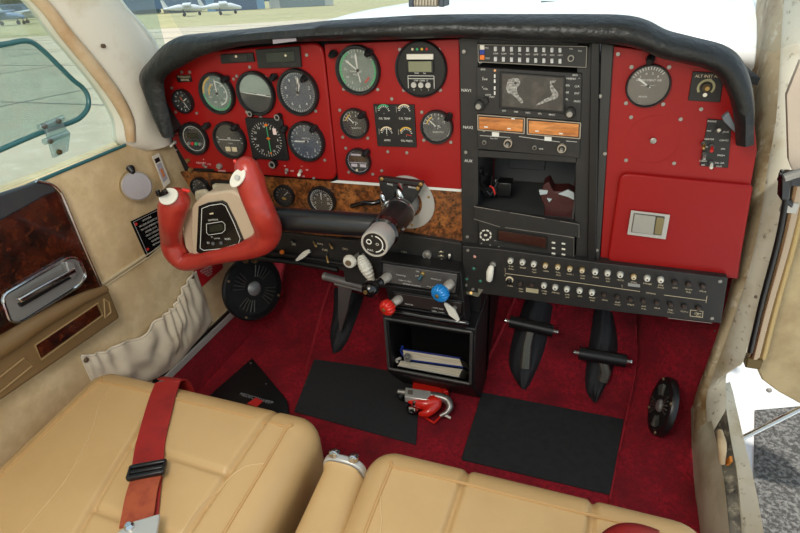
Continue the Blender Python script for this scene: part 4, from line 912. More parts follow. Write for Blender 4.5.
# quadrant plates
qp = thing('engine_control_panel', D(420,300,-.05), 'grey and black engraved panel carrying three push-pull engine knobs', 'panel')
Yq = -.052
MB().plate(roundpoly(PU([(380,260),(461,272),(463,326),(470,318),(466,332),(392,320),(392,294),(380,290)], Yq+.004)[:2]+PU([(466,330),(392,319)], Yq+.004), .004), Yq+.004, 0).build('housing', mat('console_black',(0,0,0)), qp, bevel=.002)
MB().plate(roundpoly(PU([(383,263.5),(457.5,274.5),(455,293),(383,281.5)], Yq), .002), Yq-.001, Yq+.004).build('upper_plate', mat('quadrant_grey',(88,86,84),.4,.2), qp, bevel=.001)
MB().plate(roundpoly(PU([(394,292.5),(462,303),(460.5,314.5),(394.5,304.5)], Yq), .002), Yq-.001, Yq+.004).build('lower_plate', mat('quadrant_brown',(52,44,42),.4,.2), qp, bevel=.001)
for q in ([(380.5,261),(459.5,272.5),(457.5,295.5),(381,284.5)],[(393,291),(464,302),(462,316.5),(393.5,306.5)]):
    b = MB()
    for i in range(4): b.tube([D(*q[i], Yq-.001), D(*q[(i+1)%4], Yq-.001)], .0018, 8)
    b.build('plate_rim', black_s, qp)
b = MB(); b.tube([D(396,311.5,Yq-.006), D(430,317.5,Yq-.006), D(466,323,Yq-.006)], .0075, 14, 3, cap='dome'); b.build('padded_lip', black_g, qp)
b = MB()
for x, y, s in ((401,275.5,'THROTTLE'),(405,281,'PUSH TO TEST'),(436,279.5,'PROPELLER'),(412,285,'ENGINE CONTROLS'),(434,287.5,'PULL TO LOCK'),(417.5,271.5,'ON'),(417,276,'OFF'),(409,304.5,'MIXTURE'),(438,308.5,'COWL FLAP'),(438,312,'OPEN - CLOSE')): b.text(s, D(x, y, Yq-.0014), .0030, rot=-.03)
b.build('lettering', white_m, qp)
def vernier(name, label, x0, y0, x1, y1, mk, lob=12, L=.05, r=.0165, Yk=None):
    a = D(x0, y0, Yq); e = D(x1, y1, Yq-L); ax = (e-a).normalized()
    t = thing(name, a, label, 'knob')
    b = MB(); b.lathe([(.0085,0),(.0092,.006),(.0092,.012),(.008,.014),(.008,.020),(.0065,.022),(0,.022),(0,0)], a, ax, 24, close=False); b.build('collar', mat('collar_silver',(184,178,168),.38,.4), t)
    MB().cyl(a+ax*.02, e, .004).build('shaft', steel, t)
    n = 96; b = MB(); u = ax.orthogonal().normalized(); v = ax.cross(u); rings = []
    for h, s in ((-.004,.55),(-.003,.85),(.0,1.0),(.008,1.03),(.012,.98),(.016,.8),(.0175,.5),(.017,.22)):
        ring = []
        for k in range(n):
            th = 2*pi*k/n; rr = r*s*(1+(.07*math.cos(lob*th) if s > .75 else 0)); ring.append(b.b.verts.new(e+ax*h+(u*math.cos(th)+v*math.sin(th))*rr))
        rings.append(ring)
    for p, q in zip(rings, rings[1:]):
        for k in range(n): b.b.faces.new((p[k-1], p[k], q[k], q[k-1]))
    b.b.faces.new(rings[0]); b.b.faces.new(rings[-1][::-1]); b.build('knob', mk, t, sharp=50)
    MB().lathe([(.0042,0),(.0042,.002),(.002,.003),(0,.003),(0,0)], e+ax*.0165, ax, 16, close=False).build('lock_button', brass, t); return t
vernier('propeller_control', 'blue fluted push-pull knob right of the throttle', 451,283,442,291.5, blue_k, 14, .030, .0160)
vernier('mixture_control', 'red fluted push-pull knob below the black one', 400,298.5,389.5,306, red_k, 12, .030, .0150)
# throttle, black with stacked grips
a = D(389,276,Yq); e = D(373,287,Yq-.045); ax = (e-a).normalized()
t = thing('throttle_control', a, 'black round throttle knob on silver collar, leftmost engine control', 'knob')
MB().lathe([(.0085,0),(.0095,.006),(.0095,.012),(.0085,.016),(.0085,.024),(0,.024),(0,0)], a, ax, 24, close=False).build('collar', mat('collar_silver',(0,0,0)), t)
MB().lathe([(.0080,.022),(.0085,.030),(.0065,.034),(.0100,.038),(.0105,.046),(.0075,.050),(0,.050),(0,.022)], a, ax, 28, close=False).build('grip', black_g, t)
L_ = (e-a).length
MB().lathe([(.008,-.006),(.0150,.0),(.0175,.007),(.0160,.015),(.010,.021),(0,.022),(0,-.006)], e, ax, 30, close=False).build('knob', black_g, t)
MB().lathe([(.0042,.020),(.0042,.024),(0,.024),(0,.020)], e, ax, 16, close=False).build('lock_button', brass, t)
t = thing('engine_toggle', D(423,273,Yq), 'teal-tipped toggle with brass nut on grey engine plate', 'switch')
c = D(423,273.5,Yq-.001); MB().lathe([(.0048,0),(.0048,-.004),(.003,-.005),(0,-.005),(0,0)], c, (0,1,0), 6, close=False).build('nut', brass, t); MB().tube([c+Vector((0,-.003,0)), D(419,279.5,Yq-.012)], [.002,.0028], 12, cap='dome').build('lever', mat('teal_tip',(30,84,96),.4), t)
t = thing('white_lever', D(452,312,Yq), 'white diamond-shaped lever at lower right of engine plate', 'lever')
q = [D(x, y, Yq-.018) for x, y in ((443.5,303.5),(446.5,304),(455,311),(459.5,320.5),(457.5,321.5),(449,315.5)) ]
b = MB(); b.prism(roundpoly(q, .0015), (0,.005,0)); b.build('lever_blade', white_k, t, bevel=.0012, seg=2); MB().cyl(D(455,307.5,Yq), D(451,311,Yq-.016), .0045).build('hub', steel, t)
# books in the bin
def book(name, label, px, Y0, Y1, cov, pages, rot=0):
    t = thing(name, D(*px[3], Y0), label, 'book')
    P_ = [D(x, y, Y0) for x, y in px]; up = (P_[0]-P_[3]); rt = (P_[2]-P_[3])
    d = Vector((0,.075,-.072))
    MB().prism([P_[3], P_[2], P_[2]+up*.14, P_[3]+up*.14], d).build('cover', cov, t, bevel=.0008)
    MB().prism([P_[0]-up*.14, P_[1]-up*.14, P_[1], P_[0]], d).build('cover', cov, t, bevel=.0008)
    MB().prism([P_[3]+up*.14+rt*.01, P_[2]+up*.14-rt*.01, P_[1]-up*.14-rt*.01, P_[0]-up*.14+rt*.01], d*.98+Vector((0,.0,0))).build('pages', pages, t)
    b = MB(); b.tube([P_[0]+d*.5*0+Vector((-.002,.01,-.002)), P_[0].lerp(P_[3],.5)+Vector((-.008,.01,0)), P_[3]+Vector((-.002,.01,.002))], .003, 8, 4); b.build('spine', cov, t)
    return t
paper = mat('page_block',(226,216,194),.8,var=[(200,.4,.6,(200,188,160))],stretch=(.1,.1,3))
book('flight_manual', 'upper blue covered manual with cream pages in bin', [(402,348.5),(460,357.5),(463,368),(404,360)], -.025, .08, mat('navy_cover',(28,52,130),.4,coat=.3), paper)
book('flight_manual', 'lower grey-white covered manual resting on bin bottom', [(400,360.5),(463,369.5),(459,377.5),(397,366)], -.03, .08, mat('grey_white_cover',(196,192,184),.5), paper)
t = thing('ring_binder_roll', D(408,355,-.04), 'small rolled metal ring at the left end of the manuals', 'ring')
MB().ring(D(407.5,356,-.040), (.3,-1,.1), .005, .0075, .012, 20).build('ring_body', steel, t)

# ================================================================== CONTROL COLUMN AND YOKE
ce = D(376.5,241.5,-.165); cb = Vector((ce.x, 0, ce.z))
col_ = thing('control_column', Vector((ce.x,0,ce.z)), 'black control column with silver end cap jutting from the wood strip', 'control column')
dc = D(411,212,-.004)
MB().lathe([(.054,0),(.054,-.002),(.030,-.003),(.030,0)], (cb.x,-.0,cb.z), (0,1,0), 56).build('mounting_plate', alu, col_)
for a in (20,100,200,280): 
    MB().lathe([(.0025,-.0028),(.0025,-.004),(0,-.004),(0,-.0028)], (cb.x+0.046*math.cos(rad(a)),0,cb.z+0.046*math.sin(rad(a))), (0,1,0), 10, close=False).build('rivet', brass, col_)
R0 = .0270
MB().lathe([(R0*.9,0),(R0*.9,-.05),(0,-.05),(0,0)], cb, (0,1,0), 40, close=False).build('inner_tube', mat('column_grey',(130,130,128),.38,.4), col_)
MB().lathe([(R0*1.02,-.045),(R0*1.06,-.047),(R0*1.06,-.052),(R0*1.02,-.054),(0,-.054),(0,-.045)], cb, (0,1,0), 48, close=False).build('clamp_ring', chrome, col_)
MB().lathe([(R0,-.054),(R0,-.120),(0,-.120),(0,-.054)], cb, (0,1,0), 48, close=False).build('barrel', mat('column_black',(22,22,24),.38,coat=.05,bump=(200,.12,.001)), col_)
MB().lathe([(R0*1.0,-.117),(R0*1.0,-.133),(R0*.84,-.137),(0,-.137),(0,-.117)], cb, (0,1,0), 48, close=False).build('arm_collar', black_g, col_)
MB().lathe([(R0*.86,-.137),(R0*.90,-.140),(R0*.90,-.172),(R0*.86,-.175),(R0*.74,-.175),(R0*.74,-.172),(0,-.172),(0,-.137)], cb, (0,1,0), 48, close=False).build('end_cap', silver, col_)
MB().lathe([(R0*.75,-.1724),(R0*.75,-.1742),(0,-.1742),(0,-.172)], cb, (0,1,0), 40, close=False).build('cap_face', black_s, col_)
b = MB(); cc = cb+Vector((0,-.1746,0)); b.arc(cc, R0*.50, R0*.57, rad(10), rad(175), 0, 24); b.arc(cc+Vector((-R0*.35,0,R0*.12)), R0*.12, R0*.18, 0, 2*pi, 0, 16); b.text('O', cc+Vector((R0*.18,0,0)), R0*.2); b.text('R', cc+Vector((-R0*.1,0,R0*.52)), R0*.12); b.text('PULL', cc+Vector((-R0*.3,0,-R0*.45)), R0*.14)
b.tick(cc, R0*.5, R0*.72, rad(120), R0*.05, 0); b.build('cap_lettering', white_m, col_)
MB().cyl(cb+Vector((R0*.95,-.105,-.004)), cb+Vector((R0*1.08,-.105,-.004)), .004, n=14).build('set_screw', chrome, col_)
# latch bracket above column
t = thing('column_lock_bracket', D(400,190,-.02), 'black tapered bracket above the silver plate of the column', 'bracket')
for q in ([(380,180),(398,183),(394,200),(388,198),(381,188)],[(403,184),(423,186),(420,192),(410,206),(404,197)]):
    MB().plate(roundpoly(PU(q, -.03), .0015), -.036, -.028).build('bracket_leg', black_p, t, bevel=.001)
MB().tube([D(397,186,-.02), D(401,196,-.03), D(402,204,-.02)], [.008,.009,.007], 16, 3, cap='dome').build('chrome_pin', chrome, t)
MB().plate(roundpoly(PU([(379,176.5),(423.5,182),(423,185.5),(379.5,180)], -.036), .001), -.040, -.028).build('bracket_top', black_p, t, bevel=.001)
for x, y in ((382,178.5),(421,184),(418,188)): MB().lathe([(0,-.004),(.0036,-.003),(.0036,.0),(0,0)], D(x, y, -.039), (0,1,0), 12, close=False).build('bolt', brass, t)
b = MB(); b.text('PARK', D(390,184.5,-.0365), .0035, rot=-.1); b.text('BRAKE', D(412,187.5,-.0365), .0035, rot=-.1); b.build('lettering', white_m, t)
MB().tube([D(393,200,-.03), D(386,206,-.035), D(383,212,-.03)], [.006,.006,.004], 14, 3, cap='dome').build('chrome_latch', chrome, t)
t = thing('elbow_fitting', D(355,205,-.02), 'black bent control linkage with chrome joint left of the column', 'linkage')
MB().tube([D(352,206,-.012), D(364,203,-.03), D(374,203,-.03), D(383,200,-.02)], .005, 12, 5).build('rod', black_g, t); MB().tube([D(383,196,-.03), D(384,202,-.032)], .007, 14, cap='dome').build('joint', chrome, t)
# throw-over arm
arm = thing('throw_over_arm', D(320,226,-.12), 'thick black tube linking the column to the yoke', 'arm')
ya = -.105
MB().tube([cb+Vector((0,-.108,.0)), D(262,217.5,-.125), D(236,214,-.13)], [.0215,.0215,.0205], 30).build('arm_tube', mat('arm_black',(24,27,30),.32,coat=.25), arm)
# yoke
YK = -.165
yk = thing('control_yoke', D(215,235,YK), 'red leather wrapped control yoke with tan centre hub', 'yoke')
hub = PU([(193,262),(190,235),(191,206),(204,194),(232,190),(245,200),(254,222),(270,240),(250,252),(215,263)], YK-.002)
MB().plate(roundpoly(hub, .010), YK-.002, YK+.045).build('hub', mat('yoke_tan',(196,176,150),.5,bump=(300,.15,.0006)), yk, bevel=.008, seg=4)
Rp = [(247,169,12.5),(250,180,14.5),(255,196,14),(262,213,14),(268,230,14),(263,242,12.5),(248,249,10.5),(230,253,9),(212,257,8.5),(196,261,8.5),(184,261,10),(175,251,11.5),(172,238,11),(171,224,11.5),(173,209,14.5),(176,201,14)]
pts = []; rs = []
for i, (x, y, r_) in enumerate(Rp):
    yy = YK + (-.018 if i < 4 or i > 12 else 0); p = D(x, y, yy); pts.append(p); rs.append(pxm(r_, p))
MB().tube(pts, rs, 20, 5, cap='dome').build('grip', red_lea, yk, sharp=80)
# inner tan gussets of the left side
MB().plate(roundpoly(PU([(184,213),(195,207),(195,258),(187,246)], YK+.012), .004), YK+.008, YK+.03).build('side_gusset', mat('yoke_tan',(0,0,0)), yk, bevel=.003)
# thumb plates
def disc_to(c, nrm, up, a, b_, th, n=28, m=None, name='thumb_plate', parent=None):
    nrm = Vector(nrm).normalized(); up = (Vector(up)-nrm*Vector(up).dot(nrm)).normalized(); rt = up.cross(nrm)
    o = MB(); P_ = [Vector(c)+rt*a*math.cos(2*pi*k/n)+up*b_*math.sin(2*pi*k/n) for k in range(n)]; o.prism(P_, nrm*th); return o.build(name, m, parent, bevel=.001)
c = D(238.5,178,YK-.040); view = (EYE-c).normalized()
disc_to(c, view+Vector((-.5,0,.15)), (.55,0,1), .0105, .0175, .004, m=white_k, parent=yk)
MB().lathe([(.004,0),(.003,.003),(.0045,.006),(0,.006),(0,0)], c+view*.004, view+Vector((-.5,0,.1)), 14, close=False).build('trim_switch', alu, yk)
MB().tube([D(239,166,YK-.018), D(235,161,YK-.018)], [.004,.003], 12, cap='dome').build('red_button', red_k, yk)
c = D(169,197,YK-.038); disc_to(c, (EYE-c).normalized()+Vector((-.3,0,.6)), (.5,0,1), .015, .017, .004, m=white_k, parent=yk)
b = MB(); c = D(163,193.5,YK-.048); b.obox(c, (.0085,0,.003), (0,.004,0), (-.001,0,.0035)); b.obox(c+Vector((.006,-.002,.006)), (.003,0,.001), (0,.004,0), (0,0,.003)); b.obox(c+Vector((-.006,-.004,.002)), (.003,0,.001), (0,.003,0), (0,0,.005)); b.build('microphone_switch', black_g, yk, bevel=.001)
MB().tube([D(184,190,YK-.018), D(188.5,191,YK-.02)], [.004,.0032], 12, cap='dome').build('red_button', red_k, yk)
# clock panel on hub
cpx = [(199,206),(208,202.5),(222,200.5),(226.5,203),(235.5,221),(243.5,240),(241.5,246),(222,251.5),(201,253.5),(197,251)]
MB().plate(roundpoly(PU(cpx, YK-.004), .002), YK-.0065, YK-.001).build('clock_panel', black_g, yk, bevel=.001)
cxm = sum(p[0] for p in cpx)/10; cym = sum(p[1] for p in cpx)/10
ins = [((p[0]-cxm)*.86+cxm, (p[1]-cym)*.88+cym) for p in cpx]
b = MB(); q = [D(x, y, YK-.0067) for x, y in ins]; q.append(q[0]); b.tube(q, .0006, 6)
lc = [(206.5,224),(222,221.5),(225,224),(225,230),(222,233),(208.5,235),(206.5,232.5)]; q = [D(x, y, YK-.0067) for x, y in lc]; q.append(q[0]); b.tube(q, .0005, 6)
b.text('DAVTRON', D(213,220,YK-.0068), .0034, rot=.17); b.text('ET', D(208.5,243,YK-.0068), .0045, rot=.1); b.text('CLOCK', D(217,238.5,YK-.0068), .003, rot=.15); b.text('RUN', D(227.5,239,YK-.0068), .0045, rot=.15); b.text('ST', D(212,237,YK-.0068), .003, rot=.15)
b.build('clock_lettering', white_m, yk)
MB().plate(PU([(209,226),(222.5,223.5),(223,230),(209.8,232.5)], YK-.007), YK-.0074, YK-.0064).build('clock_display', lcd_d, yk)
for x, y in ((213,243.5),(221,243)): MB().cyl(D(x, y, YK-.006), D(x, y, YK-.009), .0032, n=16).build('clock_button', black_s, yk)
MB().plate(PU([(209.5,213.5),(213,212.5),(213.5,214),(210,214.5)], YK-.0068), YK-.0072, YK-.0064).build('logo_mark', cream_m, yk)

# ================================================================== PEDALS
def boot(name, px_l, px_r, label, lift=.03, extra=None):
    t = thing(name, tb(*px_l[-1]), label, 'pedal')
    A = catmull([tb(x, y) for x, y in px_l], 4); B_ = catmull([tb(x, y) for x, y in px_r], 4); b = MB(); rows = []
    random.seed(hash(name+label) % 100 if False else len(label))
    for i in range(len(A)):
        s = i/(len(A)-1); row = []
        for k in range(11):
            u = k/10; p = A[i].lerp(B_[i], u); h = (math.sin(pi*u)**.6)*(lift*(1-.55*s)+.004)+.004*math.sin(u*17+s*9)*math.sin(pi*u)+.003*math.sin(s*21+u*5)*math.sin(pi*u); row.append(b.b.verts.new(p+TBN*(h-.0005)))
        rows.append(row)
    for r0, r1_ in zip(rows, rows[1:]):
        for k in range(10): b.b.faces.new((r0[k], r0[k+1], r1_[k+1], r1_[k]))
    b.build('boot', boot_m, t, sharp=80); return t
def pedal_bar(t, x0, y0, x1, y1, h, arm_px, m=black_g):
    a = tb(x0, y0, h); c = tb(x1, y1, h); dx = (c-a).normalized()
    MB().tube([a, c], .0150, 18).build('pedal_bar', mat('pedal_rubber',(16,16,17),.45), t)
    b = MB(); b.cyl(a-dx*.012, c+dx*.012, .004); b.build('pedal_rod', steel, t)
    for p, s in ((a, -1), (c, 1)): MB().lathe([(.006,0),(.006,.003),(.003,.005),(0,.005),(0,0)], p+dx*s*.009, dx*s, 12, close=False).build('rod_end', chrome, t)
    mid = (a+c)/2; q = [tb(x, y, hh) for x, y, hh in arm_px]
    b = MB(); 
    for s in (-1,): b.tube([mid-TBN*.008]+q, [.010,.011,.012], 8, 1); b.build('pedal_arm', mat('pedal_arm_grey',(104,104,96),.5,.4), t)
t = boot('rudder_pedal', [(525,300),(513,335),(509,365),(520,388)], [(553,306),(548,335),(541,360),(527,391)], 'black booted rudder pedal, left one of the co-pilot pair')
pedal_bar(t, 510,321.5,553,331, .065, [(527,345,.05),(525,368,.034)])
t = boot('rudder_pedal', [(594,310),(588,350),(585,385),(592,402)], [(613,314),(618,345),(612,372),(597,403)], 'black booted rudder pedal, right one of the co-pilot pair')
pedal_bar(t, 579,353,626,361, .065, [(606,372,.045),(603,380,.03)])
t = boot('rudder_pedal', [(334,288),(333,310),(330,335),(333,354)], [(364,296),(358,315),(348,340),(338,355)], 'pilot rudder pedal with steel bar left of the console', lift=.02)
a = D(326,276.5,.04); c = D(373,289,.04); dx = (c-a).normalized()
MB().tube([a, c], .0095, 16).build('pedal_bar', mat('pedal_steel',(128,124,120),.4,.4), t)
MB().tube([D(335,283.5,.065), D(367,291.5,.065)], .0045, 14).build('pedal_rod', steel, t); MB().lathe([(.0095,0),(.0095,.006),(.006,.008),(0,.008),(0,0)], a, -dx, 16, close=False).build('rod_end', steel, t)
b = MB(); b.prism([D(x, y, .07+(y-288)*.0012) for x, y in ((338,284),(352,287),(347,312),(340,334),(338,318))], (0,.006,0)); b.build('pedal_arm', mat('pedal_steel',(0,0,0)), t, bevel=.001)
# floor mats
def floor_mat(px, m, label):
    P_ = [on(x, y, 2, -.896) for x, y in px]; b = MB(); b.prism(roundpoly(P_, .004), (0,0,-.0045)); o = b.build('floor_mat', m, bevel=.001); tag(o, label, 'floor mat'); return o
floor_mat([(314,359),(365,366),(400,373),(420,383),(416,444),(294,411)], mat_rub, 'ribbed dark heel mat on the pilot side carpet')
floor_mat([(482,392),(624,419),(610,494),(461,459)], mat_rub2, 'smooth charcoal mat below the co-pilot pedals')
P_ = [on(x, y, 2, -.885) for x, y in ((252,358),(287,400),(290,420),(205,400),(214,391))]
t = thing('triangular_cover', Vector((P_[0].x, P_[2].y, -.90)), 'black triangular cover plate with white print on pilot floor', 'cover')
b = MB(); b.prism(roundpoly(P_, .004), (0,0,-.014)); b.build('plate', black_s, t, bevel=.002)
for x, y in ((251,363),(266,384)): p = on(x, y, 2, -.884); MB().lathe([(0,.0015),(.002,.001),(.002,0),(0,0)], p, (0,0,1), 10, close=False).build('rivet', steel, t)
tx = (on(275,404,2,-.884)-on(237,393,2,-.884)).normalized(); ty = Vector((0,0,1)).cross(tx)
b = MB(); b.text('MEDECOSWEEP', on(256,398.5,2,-.8845), .0100, x=tx, y=ty); b.build('lettering', mat('grey_print',(150,150,156),.6), t)
b = MB(); b.prism([on(x, y, 2, -.884) for x, y in ((256,398),(263,401.5),(257,407),(247,404))], (0,0,.0015)); b.build('red_tab', redm, t)
# speakers
def speaker(c, nrm, r, label, slots=True):
    t = thing('speaker', c, label, 'speaker'); n = Vector(nrm).normalized(); up = Vector((0,0,1)); up = (up-n*up.dot(n)).normalized(); rt = up.cross(n)
    MB().lathe([(r*.80,0),(r,0),(r,.008),(r*.96,.012),(r*.82,.012),(r*.80,.006)], c, n, 48).build('rim', black_s, t)
    MB().lathe([(r*.81,.001),(r*.5,-.006),(r*.28,-.010),(0,-.010),(0,-.03),(r*.5,-.02),(r*.81,-.01)], c+n*.009, n, 40, close=False).build('cone', black_m, t)
    MB().lathe([(r*.22,0),(r*.22,.003),(r*.16,.007),(0,.008),(0,0)], c+n*.009, n, 24, close=False).build('dust_cap', mat('cap_grey',(150,150,148),.4,.5), t)
    for a0 in (45,135,225,315):
        for k in range(5):
            a = rad(a0-22+k*11); d = rt*math.cos(a)+up*math.sin(a)
            MB().tube([c+n*.013+d*r*.36, c+n*.014+d*r*.72], .0017, 6).build('grille_bar', mat('grille_dark',(96,94,88),.35,.6), t)
    for a0 in (0,90,180,270):
        a = rad(a0+50); d = rt*math.cos(a)+up*math.sin(a); MB().lathe([(.004,0),(.003,.003),(0,.003),(0,0)], c+n*.011+d*r*.90, n, 10, close=False).build('screw_head', mat('brown_cap',(0,0,0)), t)
    return t
c = D(252,288,.06); nrm = (EYE-c).normalized()+Vector((1.2,0,-.08))
speaker(c, nrm, .084, 'round black speaker low on pilot sidewall near the yoke')
c = side_carpet(.56,.62); dn = (side_carpet(.56,1)-side_carpet(.56,0)).cross(side_carpet(.7,.6)-side_carpet(.4,.6)).normalized()
if dn.x > 0: dn = -dn
speaker(c+dn*.045, (-1,-.05,.2), .062, 'round black speaker on the right red carpet sidewall')
# cables & dark brackets above left speaker
t = thing('fitting', D(250,259,-.0), 'pair of brown fittings just above the left speaker', 'fitting')
for x in (246,255): MB().lathe([(.008,0),(.008,-.004),(.005,-.005),(.005,-.001),(0,-.001),(0,0)], D(x,259.5,-.012), (0,1,0), 18, close=False).build('fitting_ring', mat('brown_fit',(110,84,54),.5,.4), t)

# ================================================================== LEFT WALL ITEMS
XW = XL
def wpts(px, X): return [on(x, y, 0, X) for x, y in px]
# door upper wood insert
t = thing('door_trim_panel', on(40,260,0,XW), 'dark burl wood side panel with tan armrest and chrome handle', 'door panel')
wd = [(-60,233),(0,205),(40,184),(52,184),(62,196),(101,285),(96,310),(-10,360),(-60,385)]
b = MB(); b.prism(wpts(wd, XW+.014), (-.014,0,0)); b.build('wood_insert', burl_d, t, bevel=.002)
b = MB(); b.prism(wpts([(-60,215),(0,194),(38,182),(53,184),(57,192),(45,197),(0,222),(-60,250)], XW+.016), (-.012,0,0)); b.build('top_roll', mat('dark_blue_grey_roll',(52,58,62),.3,coat=.3), t, bevel=.004, seg=3)
b = MB(); b.tube(wpts([(36,181),(50,184),(58,190),(64,200),(82,243),(101,286)], XW+.016), .0028, 10, 4); b.build('chrome_edge', chrome, t)
# armrest
b = MB(); b.prism(wpts([(-60,388),(8,337),(60,306),(96,291),(109,288),(121,318),(108,327),(0,402),(-60,442)], XW+.032), (-.034,0,0)); ar = b.build('armrest', tan_pl, t, bevel=.006, seg=4)
b = MB(); b.tube(wpts([(-60,378),(0,347),(40,322),(80,300),(106,289)], XW+.032), [.016,.016,.013,.011,.007], 14, 4); b.build('padded_edge', tan_pl, ar)
b = MB(); b.prism(wpts([(35,346),(97,305),(101,315),(41,358)], XW+.034), (-.004,0,0)); b.build('wood_inlay', burl_d, ar)
for q in ([(35,345),(98,303),(103,315),(41,360)],[(-10,385),(24,358),(32,366),(0,392)],[(104,299),(109,302),(111,312),(105,318)]):
    b = MB(); P_ = wpts(q, XW+.033); P_.append(P_[0]); b.tube(P_, .0016, 8); b.build('inlay_bead', mat('tan_bead',(150,124,84),.5), ar)
# inside handle
q = roundpoly(wpts([(1,296),(69,257),(79,259),(86,276),(80,285),(20,323),(10,322)], XW+.018), .012); b = MB(); b.prism(q, (-.006,0,0)); hn = b.build('pull_handle', mat('chrome_soft',(150,150,148),.32,.5), t, bevel=.002)
b = MB(); P_ = list(q); P_.append(P_[0]); b.tube([p+Vector((.0,0,0)) for p in P_], .003, 8); b.build('plate_rim', chrome, hn)
b = MB(); b.prism(wpts([(18,299),(75,268),(77,272),(22,303)], XW+.036), (-.008,0,0)); b.build('pull_bar', chrome, hn, bevel=.002, seg=3)
b = MB(); b.prism(wpts([(20,304),(77,273),(77,275),(22,307)], XW+.024), (-.006,0,0)); b.build('pull_slot', black_s, hn)
b = MB(); b.prism(wpts([(66,262),(74,262),(79,272),(74,279),(69,275)], XW+.030), (-.012,0,0)); b.build('pull_post', mat('chrome_soft',(0,0,0)), hn, bevel=.002)
# badge
c = on(136.5,186,0,XW+.019); t = thing('round_badge', c, 'silver embossed disc on the cream wall under the window corner', 'medallion')
nb = Vector((1,-.55,.25)).normalized()
MB().lathe([(.0285,-.004),(.0285,.004),(.026,.006),(0,.006),(0,-.004)], c, nb, 40, close=False).build('disc', mat('embossed_silver',(176,170,172),.4,.5,bump=(220,.35,.001)), t); 
MB().cyl(c-nb*.003, c-Vector((.018,0,0)), .008).build('stem', steel, t); MB().ring(c-nb*.003, nb, .0275, .0300, .007, 40).build('brass_rim', mat('badge_rim',(168,148,104),.4,.7), t)
c2 = on(128.5,168.5,0,XW); MB().tube([c2, c2+nb*.018, c2+nb*.02+Vector((0,0,-.006))], [.005,.0075,.006], 14, cap='dome').build('knob', black_s, t)
# stickers and placards
def wall_card(name, px, X, m, label, cat='placard', rim=None):
    t = thing(name, wpts(px, X)[0], label, cat); P_ = wpts(px, X); b = MB(); b.prism(P_, (-.002,0,0)); b.build('card', m, t); return t, P_
t, P_ = wall_card('wall_sticker', [(152.5,156.5),(159,153),(170.5,182),(164.5,188)], XW+.016, white_k, 'white sticker with tan picture at the panel corner', 'sticker')
b = MB(); q = [(153.7,158),(158.6,155.5),(169,181.5),(164.8,186)]
for a_, c_, mm in ((.03,.22,'k'),(.28,.72,'p'),(.76,.84,'k')):
    pass
def lerp2(q, u, v):
    return ((q[0][0]*(1-u)+q[1][0]*u)*(1-v)+(q[3][0]*(1-u)+q[2][0]*u)*v, (q[0][1]*(1-u)+q[1][1]*u)*(1-v)+(q[3][1]*(1-u)+q[2][1]*u)*v)
def sub(q, u0, v0, u1, v1): return [lerp2(q,u0,v0), lerp2(q,u1,v0), lerp2(q,u1,v1), lerp2(q,u0,v1)]
for r_, mm, nm in (((.05,.05,.95,.20),black_s,'print_block'),((.05,.25,.95,.88),mat('lavender_print',(170,168,180),.6),'picture'),((.3,.45,.75,.75),mat('orange_print',(206,130,80),.6),'picture_figure')):
    b = MB(); b.prism(wpts(sub(q,*r_), XW+.0165+(.0006 if 'figure' in nm else 0)), (-.001,0,0)); b.build(nm, mm, t)
bq = [(131,221.5),(158,208.5),(170,238),(147,257.5)]
t, P_ = wall_card('wall_placard', bq, XW+.004, black_g, 'black limitations placard with white lines behind left yoke horn')
xd = (P_[1]-P_[0]).normalized(); yd = (P_[0]-P_[3]).normalized(); b = MB(); o_ = Vector((.0005,0,0))
L = ['LIMITATIONS','MAX GEAR EXTENDED 165','MAX FLAP EXTENDED 123','AIRSPEED 132 KTS','UTILITY CATEGORY','NO ACROBATIC','MANEUVERS','SEE MANUAL']
for i, s in enumerate(L):
    p = P_[0].lerp(P_[3], .12+.105*i).lerp(P_[1].lerp(P_[2], .12+.105*i), .5); b.text(s, p+o_, .0042, x=xd, y=yd, squeeze=.75)
b.build('lettering', white_m, t)
b = MB(); q = sub(bq,.06,.04,.94,.96); Q = [p+o_ for p in wpts(q, XW+.004)]; Q.append(Q[0]); b.tube(Q, .0005, 5); b.build('border_line', mat('grey_line',(170,170,170),.5), t)
b = MB()
for u, v in ((.12,.12),(.14,.84)): p = on(*lerp2(bq,u,v), 0, XW+.0045); b.cyl(p-Vector((.001,0,0)), p+Vector((.0006,0,0)), .003, n=12)
b.build('red_dot', redm, t)
rq = [(193,268),(222,260),(223,268),(201,288)]
t, P_ = wall_card('wall_placard', rq, XW+.003, mat('red_placard',(176,28,34),.4), 'red warning placard with white lines below the yoke')
tq = [(196,272),(214,263),(218,269),(202,283)]; P_ = wpts(tq, XW+.0035); xd = (P_[1]-P_[0]).normalized(); yd = (P_[0]-P_[3]).normalized(); b = MB()
for i, s in enumerate(['DO NOT LOWER','LANDING GEAR','ABOVE 165','KNOTS']):
    p = P_[0].lerp(P_[3], .15+.24*i).lerp(P_[1].lerp(P_[2], .15+.24*i), .5); b.text(s, p+o_, .0052, x=xd, y=yd, squeeze=.8)
b.build('lettering', white_m, t)
p = on(201,286,0,XW+.003); MB().lathe([(0,.002),(.002,.0015),(.002,0),(0,0)], p, (1,0,0), 10, close=False).build('rivet', steel, t)
